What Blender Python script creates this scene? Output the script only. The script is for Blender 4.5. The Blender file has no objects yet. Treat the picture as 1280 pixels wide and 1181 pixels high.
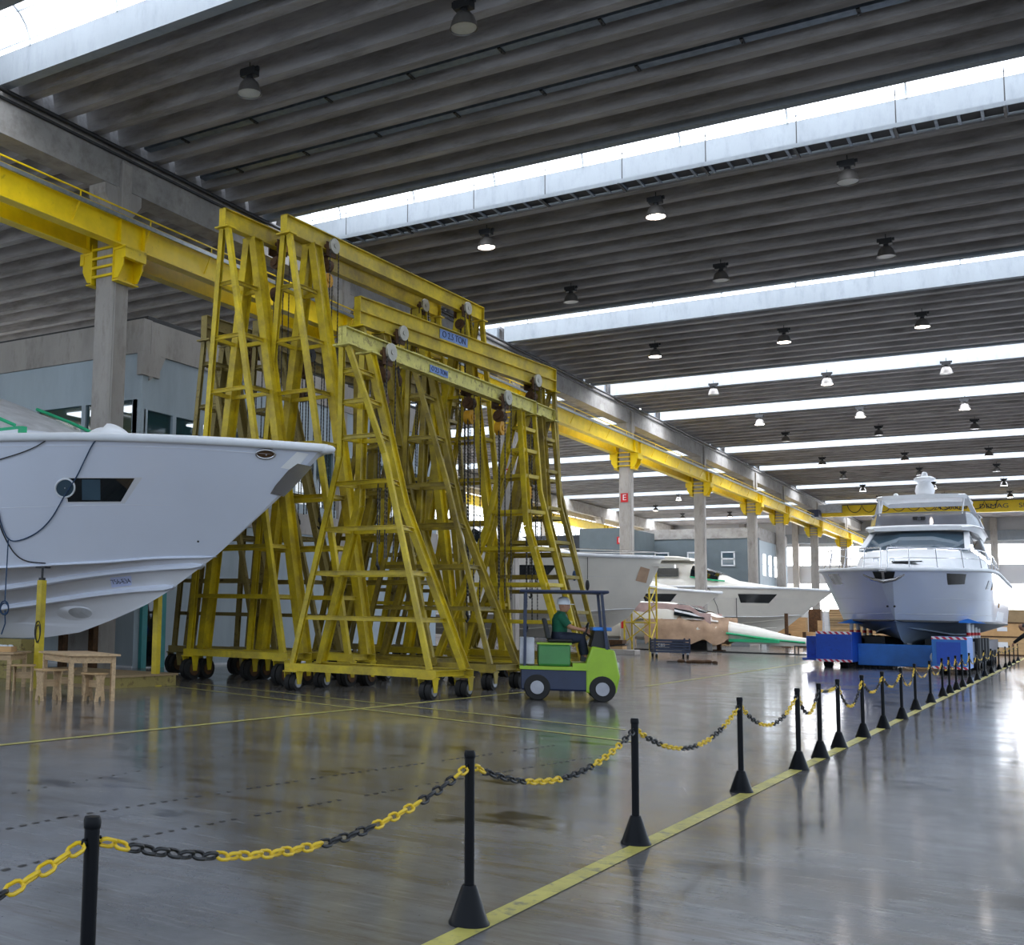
import bpy, math, random
from mathutils import Vector as V, Matrix
random.seed(7)
PI = math.pi
SC = bpy.context.scene
COL = SC.collection

# ------------------------------------------------------------------ helpers
def lin(c):
    o = []
    for x in c[:3]:
        x = x / 255.0
        o.append(x / 12.92 if x <= 0.04045 else ((x + 0.055) / 1.055) ** 2.4)
    return (o[0], o[1], o[2], 1.0)

def mat(name, rgb, rough=0.6, metal=0.0, var=0.12, scale=3.0, dirt=None, dirt_amt=0.0, dirt_scale=6.0,
        bump=0.0, bump_scale=40.0, coat=0.0, stretch=(1, 1, 1), spec=0.5, rvar=0.0, sharp=0.15):
    m = bpy.data.materials.new(name); m.use_nodes = True
    nt = m.node_tree; N = nt.nodes; L = nt.links
    b = N['Principled BSDF']
    b.inputs['Roughness'].default_value = rough; b.inputs['Metallic'].default_value = metal
    b.inputs['Specular IOR Level'].default_value = spec
    if coat: b.inputs['Coat Weight'].default_value = coat; b.inputs['Coat Roughness'].default_value = 0.08
    tc = N.new('ShaderNodeTexCoord'); mp = N.new('ShaderNodeMapping'); mp.inputs['Scale'].default_value = stretch
    L.new(tc.outputs['Object'], mp.inputs['Vector'])
    no = N.new('ShaderNodeTexNoise'); no.inputs['Scale'].default_value = scale; no.inputs['Detail'].default_value = 6
    no.inputs['Roughness'].default_value = 0.62
    L.new(mp.outputs[0], no.inputs['Vector'])
    base = lin(rgb)
    cr = N.new('ShaderNodeValToRGB')
    lo = tuple(max(0, x * (1 - var * 1.6)) for x in base[:3]) + (1,); hi = tuple(min(1, x * (1 + var * 1.6)) for x in base[:3]) + (1,)
    cr.color_ramp.elements[0].position = 0.3; cr.color_ramp.elements[0].color = lo
    cr.color_ramp.elements[1].position = 0.7; cr.color_ramp.elements[1].color = hi
    L.new(no.outputs[0], cr.inputs[0]); out = cr.outputs[0]
    if dirt is not None and dirt_amt > 0:
        n2 = N.new('ShaderNodeTexNoise'); n2.inputs['Scale'].default_value = dirt_scale; n2.inputs['Detail'].default_value = 8
        n2.inputs['Roughness'].default_value = 0.7; L.new(mp.outputs[0], n2.inputs['Vector'])
        r2 = N.new('ShaderNodeValToRGB'); p = 0.72 - 0.35 * dirt_amt
        r2.color_ramp.elements[0].position = p - sharp / 2; r2.color_ramp.elements[0].color = (0, 0, 0, 1)
        r2.color_ramp.elements[1].position = p + sharp / 2; r2.color_ramp.elements[1].color = (1, 1, 1, 1)
        L.new(n2.outputs[0], r2.inputs[0])
        mx = N.new('ShaderNodeMix'); mx.data_type = 'RGBA'; L.new(r2.outputs[0], mx.inputs[0])
        L.new(out, mx.inputs[6]); mx.inputs[7].default_value = lin(dirt); out = mx.outputs[2]
    L.new(out, b.inputs['Base Color'])
    if rvar:
        mr = N.new('ShaderNodeMapRange'); mr.inputs[3].default_value = max(0.03, rough - rvar); mr.inputs[4].default_value = rough + rvar
        mr.inputs[1].default_value = 0.3; mr.inputs[2].default_value = 0.7
        L.new(no.outputs[0], mr.inputs[0]); L.new(mr.outputs[0], b.inputs['Roughness'])
    if bump:
        n3 = N.new('ShaderNodeTexNoise'); n3.inputs['Scale'].default_value = bump_scale; n3.inputs['Detail'].default_value = 4
        L.new(mp.outputs[0], n3.inputs['Vector'])
        bp = N.new('ShaderNodeBump'); bp.inputs['Strength'].default_value = bump; bp.inputs['Distance'].default_value = 0.02
        L.new(n3.outputs[0], bp.inputs['Height']); L.new(bp.outputs[0], b.inputs['Normal'])
    return m

def emit(name, rgb, strength, noise=0.0):
    m = bpy.data.materials.new(name); m.use_nodes = True
    nt = m.node_tree; b = nt.nodes['Principled BSDF']
    b.inputs['Base Color'].default_value = (0.8, 0.8, 0.8, 1)
    b.inputs['Emission Color'].default_value = lin(rgb); b.inputs['Emission Strength'].default_value = strength
    return m

def glass(name, rgb, rough=0.04):
    m = bpy.data.materials.new(name); m.use_nodes = True
    b = m.node_tree.nodes['Principled BSDF']
    b.inputs['Base Color'].default_value = lin(rgb); b.inputs['Roughness'].default_value = rough
    b.inputs['Coat Weight'].default_value = 0.6; b.inputs['Coat Roughness'].default_value = 0.02
    nt = m.node_tree; tc = nt.nodes.new('ShaderNodeTexCoord'); no = nt.nodes.new('ShaderNodeTexNoise')
    no.inputs['Scale'].default_value = 1.5; nt.links.new(tc.outputs['Object'], no.inputs['Vector'])
    cr = nt.nodes.new('ShaderNodeValToRGB'); c = lin(rgb)
    cr.color_ramp.elements[0].color = tuple(x * 0.7 for x in c[:3]) + (1,); cr.color_ramp.elements[1].color = tuple(x * 1.3 for x in c[:3]) + (1,)
    nt.links.new(no.outputs[0], cr.inputs[0]); nt.links.new(cr.outputs[0], b.inputs['Base Color'])
    return m

def clear_glass(name, rgb, alpha=0.35):
    m = glass(name, rgb); m.node_tree.nodes['Principled BSDF'].inputs['Alpha'].default_value = alpha
    return m

class MB:
    def __init__(s): s.v = []; s.f = []; s.mi = []; s.cur = 0
    def add(s, vs, fs):
        o = len(s.v); s.v += [tuple(p) for p in vs]
        for f in fs: s.f.append(tuple(i + o for i in f)); s.mi.append(s.cur)
        return s
    def box(s, c, d, rz=0.0, M=None):
        x, y, z = d[0] / 2, d[1] / 2, d[2] / 2
        vs = [V((sx * x, sy * y, sz * z)) for sz in (-1, 1) for sy in (-1, 1) for sx in (-1, 1)]
        R = M if M is not None else Matrix.Rotation(rz, 3, 'Z')
        vs = [R @ p + V(c) for p in vs]
        return s.add(vs, [(0, 2, 3, 1), (4, 5, 7, 6), (0, 1, 5, 4), (2, 6, 7, 3), (0, 4, 6, 2), (1, 3, 7, 5)])
    def b2(s, lo, hi):
        return s.box([(a + b) / 2 for a, b in zip(lo, hi)], [abs(b - a) for a, b in zip(lo, hi)])
    def frame(s, a, b, up=(0, 0, 1)):
        a, b = V(a), V(b); d = (b - a).normalized(); u = V(up)
        if abs(d.dot(u)) > 0.98: u = V((0, 1, 0)) if abs(d.y) < 0.9 else V((1, 0, 0))
        r = d.cross(u).normalized(); u = r.cross(d).normalized()
        return a, b, r, u
    def sweep(s, a, b, prof, up=(0, 0, 1), caps=True):
        a, b, r, u = s.frame(a, b, up); n = len(prof)
        vs = [a + r * p[0] + u * p[1] for p in prof] + [b + r * p[0] + u * p[1] for p in prof]
        fs = [(i, (i + 1) % n, n + (i + 1) % n, n + i) for i in range(n)]
        if caps: fs += [tuple(reversed(range(n))), tuple(range(n, 2 * n))]
        return s.add(vs, fs)
    def bar(s, a, b, w, h, up=(0, 0, 1)):
        return s.sweep(a, b, [(-w / 2, -h / 2), (w / 2, -h / 2), (w / 2, h / 2), (-w / 2, h / 2)], up)
    def ibeam(s, a, b, w, h, t=0.02, up=(0, 0, 1)):
        s.sweep(a, b, [(-w / 2, h / 2 - t), (w / 2, h / 2 - t), (w / 2, h / 2), (-w / 2, h / 2)], up)
        s.sweep(a, b, [(-w / 2, -h / 2), (w / 2, -h / 2), (w / 2, -h / 2 + t), (-w / 2, -h / 2 + t)], up)
        return s.sweep(a, b, [(-t / 2, -h / 2 + t), (t / 2, -h / 2 + t), (t / 2, h / 2 - t), (-t / 2, h / 2 - t)], up)
    def channel(s, a, b, w, h, t=0.014, up=(0, 0, 1), flip=1):
        f = flip
        pr = [(-w / 2 * f, -h / 2), (w / 2 * f, -h / 2), (w / 2 * f, -h / 2 + t), ((-w / 2 + t) * f, -h / 2 + t), ((-w / 2 + t) * f, h / 2 - t), (w / 2 * f, h / 2 - t), (w / 2 * f, h / 2), (-w / 2 * f, h / 2)]
        if f < 0: pr = pr[::-1]
        a, b, r, u = s.frame(a, b, up); n = 8
        vs = [a + r * p[0] + u * p[1] for p in pr] + [b + r * p[0] + u * p[1] for p in pr]
        fs = [(i, (i + 1) % n, n + (i + 1) % n, n + i) for i in range(n)]
        k = 0
        for q in ((0, 1, 2, 3), (0, 3, 4, 7), (4, 5, 6, 7)):
            fs.append(tuple(reversed(q))); fs.append(tuple(n + i for i in q))
        return s.add(vs, fs)
    def cyl(s, a, b, r1, r2=None, n=16, caps=True):
        r2 = r1 if r2 is None else r2
        a, b, r, u = s.frame(a, b)
        vs = []
        for c, rr in ((a, r1), (b, r2)):
            for i in range(n):
                t = 2 * PI * i / n; vs.append(c + r * math.cos(t) * rr + u * math.sin(t) * rr)
        fs = [(i, (i + 1) % n, n + (i + 1) % n, n + i) for i in range(n)]
        if caps: fs += [tuple(reversed(range(n))), tuple(range(n, 2 * n))]
        return s.add(vs, fs)
    def tube(s, pts, r, n=8, closed=False, caps=True):
        pts = [V(p) for p in pts]; m = len(pts); rings = []
        nrm = None
        for i, p in enumerate(pts):
            if closed: d = pts[(i + 1) % m] - pts[i - 1]
            else: d = pts[min(i + 1, m - 1)] - pts[max(i - 1, 0)]
            d = d.normalized() if d.length > 1e-9 else V((0, 0, 1))
            if nrm is None:
                u = V((0, 0, 1)) if abs(d.z) < 0.95 else V((1, 0, 0))
                nrm = d.cross(u).normalized()
            nrm = (nrm - d * nrm.dot(d)); nrm = nrm.normalized() if nrm.length > 1e-6 else d.orthogonal().normalized()
            bn = d.cross(nrm)
            rr = r[i] if isinstance(r, (list, tuple)) else r
            rings.append([p + nrm * math.cos(2 * PI * k / n) * rr + bn * math.sin(2 * PI * k / n) * rr for k in range(n)])
        return s.loft(rings, True, closed, caps and not closed)
    def loft(s, rings, ring_closed=True, closed=False, caps=False):
        n = len(rings[0]); m = len(rings); vs = [p for r in rings for p in r]; fs = []
        for i in range(m if closed else m - 1):
            j = (i + 1) % m
            for k in range(n if ring_closed else n - 1):
                l = (k + 1) % n
                fs.append((i * n + k, i * n + l, j * n + l, j * n + k))
        if caps: fs += [tuple(reversed(range(n))), tuple((m - 1) * n + k for k in range(n))]
        return s.add(vs, fs)
    def lathe(s, prof, n=20, c=(0, 0, 0), M=None):
        rings = []
        for r, z in prof:
            ring = [V((r * math.cos(2 * PI * k / n), r * math.sin(2 * PI * k / n), z)) for k in range(n)]
            if M is not None: ring = [M @ p for p in ring]
            rings.append([p + V(c) for p in ring])
        return s.loft(rings, True, False, True)
    def sphere(s, c, r, n=16, m=10, sc=(1, 1, 1)):
        rings = []
        for j in range(1, m):
            t = PI * j / m - PI / 2
            rings.append([V((c[0] + sc[0] * r * math.cos(t) * math.cos(2 * PI * k / n), c[1] + sc[1] * r * math.cos(t) * math.sin(2 * PI * k / n), c[2] + sc[2] * r * math.sin(t))) for k in range(n)])
        return s.loft(rings, True, False, True)
    def poly(s, pts, thick=None, nrm=None):
        """flat polygon, optionally with thickness along nrm"""
        pts = [V(p) for p in pts]; n = len(pts)
        if thick is None: return s.add(pts, [tuple(range(n))])
        d = V(nrm).normalized() * thick
        vs = pts + [p + d for p in pts]
        return s.add(vs, [tuple(reversed(range(n))), tuple(range(n, 2 * n))] + [(i, (i + 1) % n, n + (i + 1) % n, n + i) for i in range(n)])
    def mesh(s, name, mats, smooth=40):
        me = bpy.data.meshes.new(name); me.from_pydata(s.v, [], s.f)
        for m in (mats if isinstance(mats, (list, tuple)) else [mats]): me.materials.append(m)
        if len(me.materials) > 1: me.polygons.foreach_set('material_index', s.mi)
        me.update()
        import bmesh
        bm = bmesh.new(); bm.from_mesh(me); bmesh.ops.recalc_face_normals(bm, faces=bm.faces); bm.to_mesh(me); bm.free()
        if smooth:
            me.polygons.foreach_set('use_smooth', [True] * len(me.polygons)); me.set_sharp_from_angle(angle=math.radians(smooth))
        return me
    def build(s, name, mats, parent=None, smooth=40, bevel=0.0, loc=None):
        o = bpy.data.objects.new(name, s.mesh(name, mats, smooth)); COL.objects.link(o)
        if parent is not None: o.parent = parent
        if loc is not None: o.location = loc
        if bevel:
            md = o.modifiers.new('bevel', 'BEVEL'); md.width = bevel; md.segments = 2; md.limit_method = 'ANGLE'
        return o

def thing(name, label, cat, loc=(0, 0, 0), rz=0.0, group=None):
    o = bpy.data.objects.new(name, None); COL.objects.link(o); o.empty_display_size = 0.2
    o.location = loc; o.rotation_euler = (0, 0, rz)
    return tag(o, label, cat, group)
def tag(o, label, cat, group=None):
    o['label'] = label; o['category'] = cat
    if group: o['group'] = group
    return o
def structure(o): o['kind'] = 'structure'; return o
def kids(o): return [c for c in ALLK.get(o.name, [])]
def copy_tree(o, parent=None):
    c = o.copy(); COL.objects.link(c)
    if parent is not None: c.parent = parent
    for ch in list(o.children): copy_tree(ch, c)
    return c
def text(name, body, size, mt, parent, loc, rot, align='CENTER', ext=0.003, sx=1.0):
    cu = bpy.data.curves.new(name, 'FONT'); cu.body = body; cu.size = size; cu.extrude = ext; cu.align_x = align; cu.align_y = 'CENTER'
    tmp = bpy.data.objects.new(name + '_src', cu); COL.objects.link(tmp)
    bpy.context.view_layer.update()
    me = bpy.data.meshes.new_from_object(tmp.evaluated_get(bpy.context.evaluated_depsgraph_get()))
    bpy.data.objects.remove(tmp); me.name = name; me.materials.clear(); me.materials.append(mt)
    o = bpy.data.objects.new(name, me); COL.objects.link(o); o.location = loc; o.rotation_euler = rot; o.scale = (sx, 1, 1)
    if parent is not None: o.parent = parent
    return o
ORD = ['first', 'second', 'third', 'fourth', 'fifth', 'sixth', 'seventh', 'eighth', 'ninth', 'tenth', 'eleventh', 'twelfth', 'thirteenth',
       'fourteenth', 'fifteenth', 'sixteenth', 'seventeenth', 'eighteenth', 'nineteenth', 'twentieth', 'twenty-first', 'twenty-second', 'twenty-third', 'twenty-fourth', 'twenty-fifth', 'twenty-sixth']

# ------------------------------------------------------------------ camera (solved from the photograph's vanishing lines)
cam = bpy.data.cameras.new('camera'); co = bpy.data.objects.new('camera', cam); COL.objects.link(co); SC.camera = co
F_, CX_, CY_, YAW, PITCH, ROLL = 1415.5, 372.04, 619.1, 0.6032253, 0.10560647, 0.02078476
fw = V((-math.sin(YAW) * math.cos(PITCH), math.cos(YAW) * math.cos(PITCH), math.sin(PITCH)))
r0 = V((math.cos(YAW), math.sin(YAW), 0)); u0 = r0.cross(fw)
rr = r0 * math.cos(ROLL) + u0 * math.sin(ROLL); uu = u0 * math.cos(ROLL) - r0 * math.sin(ROLL)
co.matrix_world = Matrix(((rr.x, uu.x, -fw.x, 0), (rr.y, uu.y, -fw.y, 0), (rr.z, uu.z, -fw.z, 1.3), (0, 0, 0, 1)))
cam.sensor_fit = 'HORIZONTAL'; cam.sensor_width = 36.0; cam.lens = F_ / 1280 * 36.0
cam.shift_x = (640 - CX_) / 1280; cam.shift_y = (CY_ - 590.5) / 1280
cam.clip_start = 0.05; cam.clip_end = 600

# ------------------------------------------------------------------ materials
M = {}
M['conc'] = mat('precast_concrete', (160, 156, 151), 0.85, var=0.12, scale=1.2, dirt=(122, 116, 110), dirt_amt=0.3, dirt_scale=2.5, bump=0.25, bump_scale=12, sharp=0.3)
M['conc_rib'] = mat('roof_concrete', (158, 154, 153), 0.88, var=0.16, scale=1.0, dirt=(104, 99, 96), dirt_amt=0.36, dirt_scale=1.6, bump=0.3, bump_scale=9, stretch=(0.35, 1.6, 1.6), sharp=0.3)
M['conc_light'] = mat('pale_edge_concrete', (142, 148, 153), 0.85, var=0.05, scale=2.0, dirt=(122, 128, 134), dirt_amt=0.3, dirt_scale=4, stretch=(1, 1, 0.3), sharp=0.3)
M['conc_col'] = mat('column_concrete', (168, 162, 155), 0.85, var=0.12, scale=1.5, dirt=(126, 120, 112), dirt_amt=0.3, dirt_scale=3, stretch=(1, 1, 0.35), bump=0.2, bump_scale=14, sharp=0.25)
M['bluegrey'] = mat('bluegrey_panel', (164, 177, 184), 0.6, var=0.05, scale=1.0, dirt=(148, 160, 168), dirt_amt=0.3, dirt_scale=1.5, stretch=(1, 1, 0.2), sharp=0.3)
M['slate'] = mat('slate_panel', (98, 109, 114), 0.6, var=0.07, scale=1.0)
M['white'] = mat('white_paint', (225, 227, 230), 0.5, var=0.03)
M['dark'] = mat('black_paint', (22, 22, 24), 0.5, var=0.2)
M['steel'] = mat('galvanised_steel', (150, 155, 160), 0.4, metal=0.7, var=0.12, scale=8)
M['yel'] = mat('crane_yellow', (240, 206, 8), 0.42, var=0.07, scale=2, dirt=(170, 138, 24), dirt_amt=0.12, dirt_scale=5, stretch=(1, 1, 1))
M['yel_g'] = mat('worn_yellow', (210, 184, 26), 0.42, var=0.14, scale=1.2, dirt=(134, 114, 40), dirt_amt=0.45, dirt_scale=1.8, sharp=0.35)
M['yel_o'] = mat('dark_olive_yellow', (168, 146, 40), 0.5, var=0.18, scale=1.4, dirt=(92, 76, 36), dirt_amt=0.5, dirt_scale=2.2, sharp=0.35)  # darker, mottled olive yellow below the beams of the two inner gantries
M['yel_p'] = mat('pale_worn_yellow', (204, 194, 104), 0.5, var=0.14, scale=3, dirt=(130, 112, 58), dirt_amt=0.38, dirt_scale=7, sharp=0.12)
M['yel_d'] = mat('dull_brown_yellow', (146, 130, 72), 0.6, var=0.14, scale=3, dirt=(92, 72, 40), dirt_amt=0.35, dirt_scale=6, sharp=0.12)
M['floor_line'] = mat('floor_paint_yellow', (192, 182, 96), 0.4, var=0.12, scale=4, dirt=(120, 114, 92), dirt_amt=0.36, dirt_scale=9)
M['post'] = mat('black_plastic', (6, 8, 13), 0.36, var=0.15, scale=5, spec=0.14)
M['chain_y'] = mat('yellow_plastic', (214, 178, 34), 0.4, var=0.06)
M['chain_b'] = mat('black_chain_plastic', (20, 20, 22), 0.4, var=0.1)
M['lamp_body'] = mat('lamp_aluminium', (112, 108, 104), 0.35, metal=0.5, var=0.1)
M['lens_off'] = mat('lamp_glass_unlit', (196, 196, 190), 0.2, var=0.05)
M['lens_on'] = emit('lamp_glass_lit', (255, 240, 228), 14.0)
M['sky_on'] = emit('daylight_rooflight', (235, 243, 255), 2.6)
M['sky_far'] = emit('daylight_rooflight_boosted', (238, 244, 255), 4.4)  # same rooflights, glow raised to brighten the far half of the hall
M['win_on'] = emit('daylight_window', (248, 250, 255), 6.0)
M['win_far'] = emit('daylight_window_soft', (235, 242, 250), 2.4)
M['tray'] = mat('cable_tray_zinc', (120, 132, 146), 0.45, metal=0.6, var=0.15, scale=6)
M['rubber'] = mat('black_rubber', (24, 23, 22), 0.75, var=0.2)
M['hub'] = mat('grey_hub', (150, 150, 155), 0.4, metal=0.5, var=0.1)
M['rust'] = mat('rusty_steel', (84, 58, 34), 0.7, metal=0.3, var=0.3, scale=10)
M['chainsteel'] = mat('dark_chain_steel', (70, 68, 66), 0.45, metal=0.7, var=0.2, scale=12)
M['gel'] = mat('white_gelcoat', (220, 225, 238), 0.28, var=0.015, scale=0.7, coat=0.3)
M['gel_b'] = mat('grey_bottom_gelcoat', (214, 214, 218), 0.45, var=0.03, scale=1.0)
M['gel_c'] = mat('cream_gelcoat', (226, 222, 212), 0.35, var=0.03, scale=1.0, coat=0.2)
M['antifoul'] = mat('blue_grey_antifoul', (120, 134, 152), 0.55, var=0.06, scale=1.2)
M['tint'] = glass('dark_tinted_glass', (16, 24, 28))
M['tint_b'] = glass('blue_tinted_glass', (62, 84, 98))
M['chrome'] = mat('polished_steel', (205, 205, 208), 0.15, metal=1.0, var=0.03)
M['wood'] = mat('pale_pine', (188, 158, 120), 0.65, var=0.14, scale=4, dirt=(128, 98, 66), dirt_amt=0.25, dirt_scale=6, stretch=(1, 6, 6))
M['ply'] = mat('plywood', (186, 152, 108), 0.7, var=0.12, scale=2, stretch=(1, 1, 6))
M['card'] = mat('cardboard', (192, 152, 104), 0.8, var=0.1, scale=2)
M['blue'] = mat('transporter_blue', (22, 78, 190), 0.38, var=0.08, scale=2, dirt=(18, 50, 110), dirt_amt=0.25, dirt_scale=4)
M['blue_l'] = mat('pale_transporter_blue', (44, 120, 205), 0.38, var=0.10, scale=2)
M['red'] = mat('red_paint', (196, 28, 34), 0.45, var=0.06)
M['rope'] = mat('blue_rope', (40, 66, 96), 0.8, var=0.2, scale=30)
M['cable'] = mat('black_cable', (28, 28, 32), 0.6, var=0.2)
M['paper'] = mat('brown_masking_paper', (188, 158, 132), 0.75, var=0.1, scale=2.5, bump=0.3, bump_scale=4)
M['paper_p'] = mat('pinkish_film', (200, 172, 168), 0.6, var=0.12, scale=3, bump=0.3, bump_scale=4)
M['tape'] = mat('green_masking_tape', (38, 168, 116), 0.6, var=0.1)
M['film'] = mat('grey_plastic_film', (176, 178, 182), 0.35, var=0.16, scale=3, bump=0.5, bump_scale=3)
M['teal'] = mat('teal_paint', (60, 140, 140), 0.5, var=0.08)
M['lime'] = mat('lime_green_paint', (142, 178, 22), 0.4, var=0.06, coat=0.2)
M['green'] = mat('green_paint', (58, 124, 60), 0.42, var=0.08, coat=0.2)
M['navy'] = mat('dark_navy_paint', (26, 38, 66), 0.4, var=0.12)
M['shirt'] = mat('green_cotton', (22, 92, 66), 0.85, var=0.15, scale=8)
M['skin'] = mat('skin', (176, 128, 100), 0.55, var=0.06)
M['helmet'] = mat('white_helmet', (228, 230, 234), 0.35, var=0.02)
M['trouser'] = mat('navy_trousers', (28, 34, 52), 0.85, var=0.15, scale=8)
M['blackcloth'] = mat('black_cloth', (16, 16, 18), 0.85, var=0.2, scale=8)

def floor_material():
    m = bpy.data.materials.new('polished_concrete_floor'); m.use_nodes = True
    nt = m.node_tree; N = nt.nodes; L = nt.links; b = N['Principled BSDF']
    tc = N.new('ShaderNodeTexCoord')
    def noise(scale, st, det=6, ro=0.6, rot=0.0):
        mp = N.new('ShaderNodeMapping'); mp.inputs['Scale'].default_value = st; mp.inputs['Rotation'].default_value = (0, 0, rot)
        L.new(tc.outputs['Object'], mp.inputs['Vector'])
        n = N.new('ShaderNodeTexNoise'); n.inputs['Scale'].default_value = scale; n.inputs['Detail'].default_value = det; n.inputs['Roughness'].default_value = ro
        L.new(mp.outputs[0], n.inputs['Vector']); return n.outputs[0]
    def ramp(src, p0, c0, p1, c1):
        r = N.new('ShaderNodeValToRGB'); e = r.color_ramp.elements
        e[0].position = p0; e[0].color = c0; e[1].position = p1; e[1].color = c1; L.new(src, r.inputs[0]); return r.outputs[0]
    def mix(fac, a, c, bl='MIX'):
        x = N.new('ShaderNodeMix'); x.data_type = 'RGBA'; x.blend_type = bl
        if isinstance(fac, float): x.inputs[0].default_value = fac
        else: L.new(fac, x.inputs[0])
        L.new(a, x.inputs[6])
        if isinstance(c, tuple): x.inputs[7].default_value = c
        else: L.new(c, x.inputs[7])
        return x.outputs[2]
    g0 = (0, 0, 0, 1); g1 = (1, 1, 1, 1)
    c = ramp(noise(0.55, (1, 1, 1), 9, 0.7), 0.3, lin((82, 80, 79)), 0.72, lin((144, 142, 141)))
    c = mix(ramp(noise(1.6, (0.35, 2.2, 1), 7, 0.72, 0.45), 0.48, g0, 0.70, g1), c, lin((96, 84, 70)))
    c = mix(ramp(noise(7.0, (0.25, 2.6, 1), 8, 0.8, 0.52), 0.54, g0, 0.72, g1), c, lin((150, 148, 147)))  # pale trowel streaks
    c = mix(ramp(noise(0.8, (1, 1.6, 1), 6, 0.62, 0.2), 0.60, g0, 0.66, g1), c, lin((50, 48, 47)))       # oily patches
    c = mix(ramp(noise(26.0, (1, 1, 1), 4, 0.6), 0.66, g0, 0.74, g1), c, lin((70, 66, 62)))              # fine specks
    # tyre tracks: fine dark dashes across the floor
    L.new(c, b.inputs['Base Color'])
    ro = N.new('ShaderNodeMapRange'); L.new(noise(1.3, (1, 1, 1), 8, 0.7), ro.inputs[0])
    ro.inputs[1].default_value = 0.3; ro.inputs[2].default_value = 0.75; ro.inputs[3].default_value = 0.07; ro.inputs[4].default_value = 0.22
    L.new(ro.outputs[0], b.inputs['Roughness'])
    b.inputs['Specular IOR Level'].default_value = 0.6
    bp = N.new('ShaderNodeBump'); bp.inputs['Strength'].default_value = 0.08; bp.inputs['Distance'].default_value = 0.02
    L.new(noise(2.2, (0.6, 1.6, 1), 4, 0.5, 0.4), bp.inputs['Height']); L.new(bp.outputs[0], b.inputs['Normal'])
    return m
M['floor'] = floor_material()
# ------------------------------------------------------------------ the hall
XB = -18.5                                   # line of columns, roof beam and crane runway
XL = -38.0                                   # outer wall of the hall beyond the columns
YE = 130.0                                   # end wall
COLS = [18.95, 28.8, 41.8, 56.0, 69.5, 82.8, 91.9, 105.5, 120.5]
SKY = [15.1, 27.1, 40.85, 53.3, 61.3, 75.0, 84.7, 97.5, 110.2, 122.5]
GAP = [2.0, 2.25, 2.75, 2.6, 2.5, 2.5, 2.5, 2.5, 2.5, 2.5]

structure(MB().b2((-70, -25, -0.3), (60, 150, 0)).build('floor', M['floor'], smooth=0))

def stripe(n, a, b, w=0.1, z=0.004):
    a, b = V((a[0], a[1], 0)), V((b[0], b[1], 0)); d = (b - a).normalized(); s = V((-d.y, d.x, 0)) * w / 2
    m = MB(); k = max(1, int((b - a).length / 2.0)); random.seed(n)
    for i in range(k):
        p = a + (b - a) * (i / k); q = a + (b - a) * ((i + 1) / k)
        m.add([p - s, p + s, q + s, q - s], [(0, 1, 2, 3)])
    for v_i in range(len(m.v)): m.v[v_i] = (m.v[v_i][0], m.v[v_i][1], z)
    structure(m.build('floor_line_%d' % n, M['floor_line'], smooth=0))
stripe(1, (-2.165, -1), (-2.2, 100), 0.105)
stripe(2, (-8.72, 2), (-8.3, 22), 0.09)
stripe(3, (-13.6, 15.66), (-4.0, 12.46), 0.07, 0.005)
stripe(4, (-13.6, 16.55), (-4.6, 13.79), 0.06, 0.005)
stripe(5, (-7.4, 23.5), (-8.0, 44), 0.08)

M['tyre'] = mat('tyre_mark', (58, 55, 53), 0.35, var=0.2, scale=9)
def tyre(n, pts, w=0.028, dash=0.05, gap=0.06):
    m = MB(); random.seed(40 + n)
    for a, b in zip(pts[:-1], pts[1:]):
        a, b = V((a[0], a[1], 0)), V((b[0], b[1], 0)); L = (b - a).length; d = (b - a) / L; sd = V((-d.y, d.x, 0)) * w / 2; q = 0
        while q < L:
            if random.random() < .85:
                e = dash * random.uniform(.6, 1.2); p = a + d * q; m.add([p - sd + V((0, 0, .003)), p + sd + V((0, 0, .003)), p + d * e + sd + V((0, 0, .003)), p + d * e - sd + V((0, 0, .003))], [(0, 1, 2, 3)])
            q += dash + gap
    structure(m.build('floor_marking', M['tyre'], smooth=0))
tyre(1, [(-5.2, 3.2), (-5.35, 5.2), (-5.1, 8.0), (-4.6, 11.5)]); tyre(2, [(-4.45, 3.0), (-4.55, 5.2), (-4.3, 8.0), (-3.9, 11.0)])
tyre(3, [(-6.4, 2.6), (-6.3, 5.5), (-6.6, 9.0)], .02, .04, .12)

# ribbed precast roof, one run of ribs per bay between two rooflights
def roof(x0, x1, SKY, GAP):
    P = 1.08
    prof = [(-0.54, 0.66), (-0.40, 0.645), (-0.29, 0.57), (-0.22, 0.43), (-0.175, 0.22), (-0.135, 0.0), (0.135, 0.0), (0.175, 0.22), (0.22, 0.43), (0.29, 0.57), (0.40, 0.645), (0.54, 0.66)]
    for k in range(len(SKY) + 1):
        ys = SKY[k - 1] + 0.26 if k else -3.0
        ye = SKY[k] - GAP[k] - 0.22 if k < len(SKY) else YE
        n = max(1, round((ye - ys) / P)); p = (ye - ys) / n
        m = MB(); ring = []
        for i in range(n):
            c = ys + (i + 0.5) * p
            ring += [(c + q[0] * p / P, 12.25 + q[1]) for q in prof]
        ring += [(ye, 13.0), (ys, 13.0)]
        N = len(ring)
        vs = [(x0, y, z) for y, z in ring] + [(x1, y, z) for y, z in ring]
        fs = [(i, (i + 1) % N, N + (i + 1) % N, N + i) for i in range(N)]
        m.add(vs, fs)
        for xx, o in ((x0, 0), (x1, N)):          # end diaphragms between ribs
            for i in range(N - 3): m.add([(xx, ring[i][0], ring[i][1]), (xx, ring[i + 1][0], ring[i + 1][1]), (xx, ring[i + 1][0], 13.0), (xx, ring[i][0], 13.0)], [(0, 1, 2, 3)])
        structure(m.build('ceiling', M['conc_rib'], smooth=36))
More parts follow.
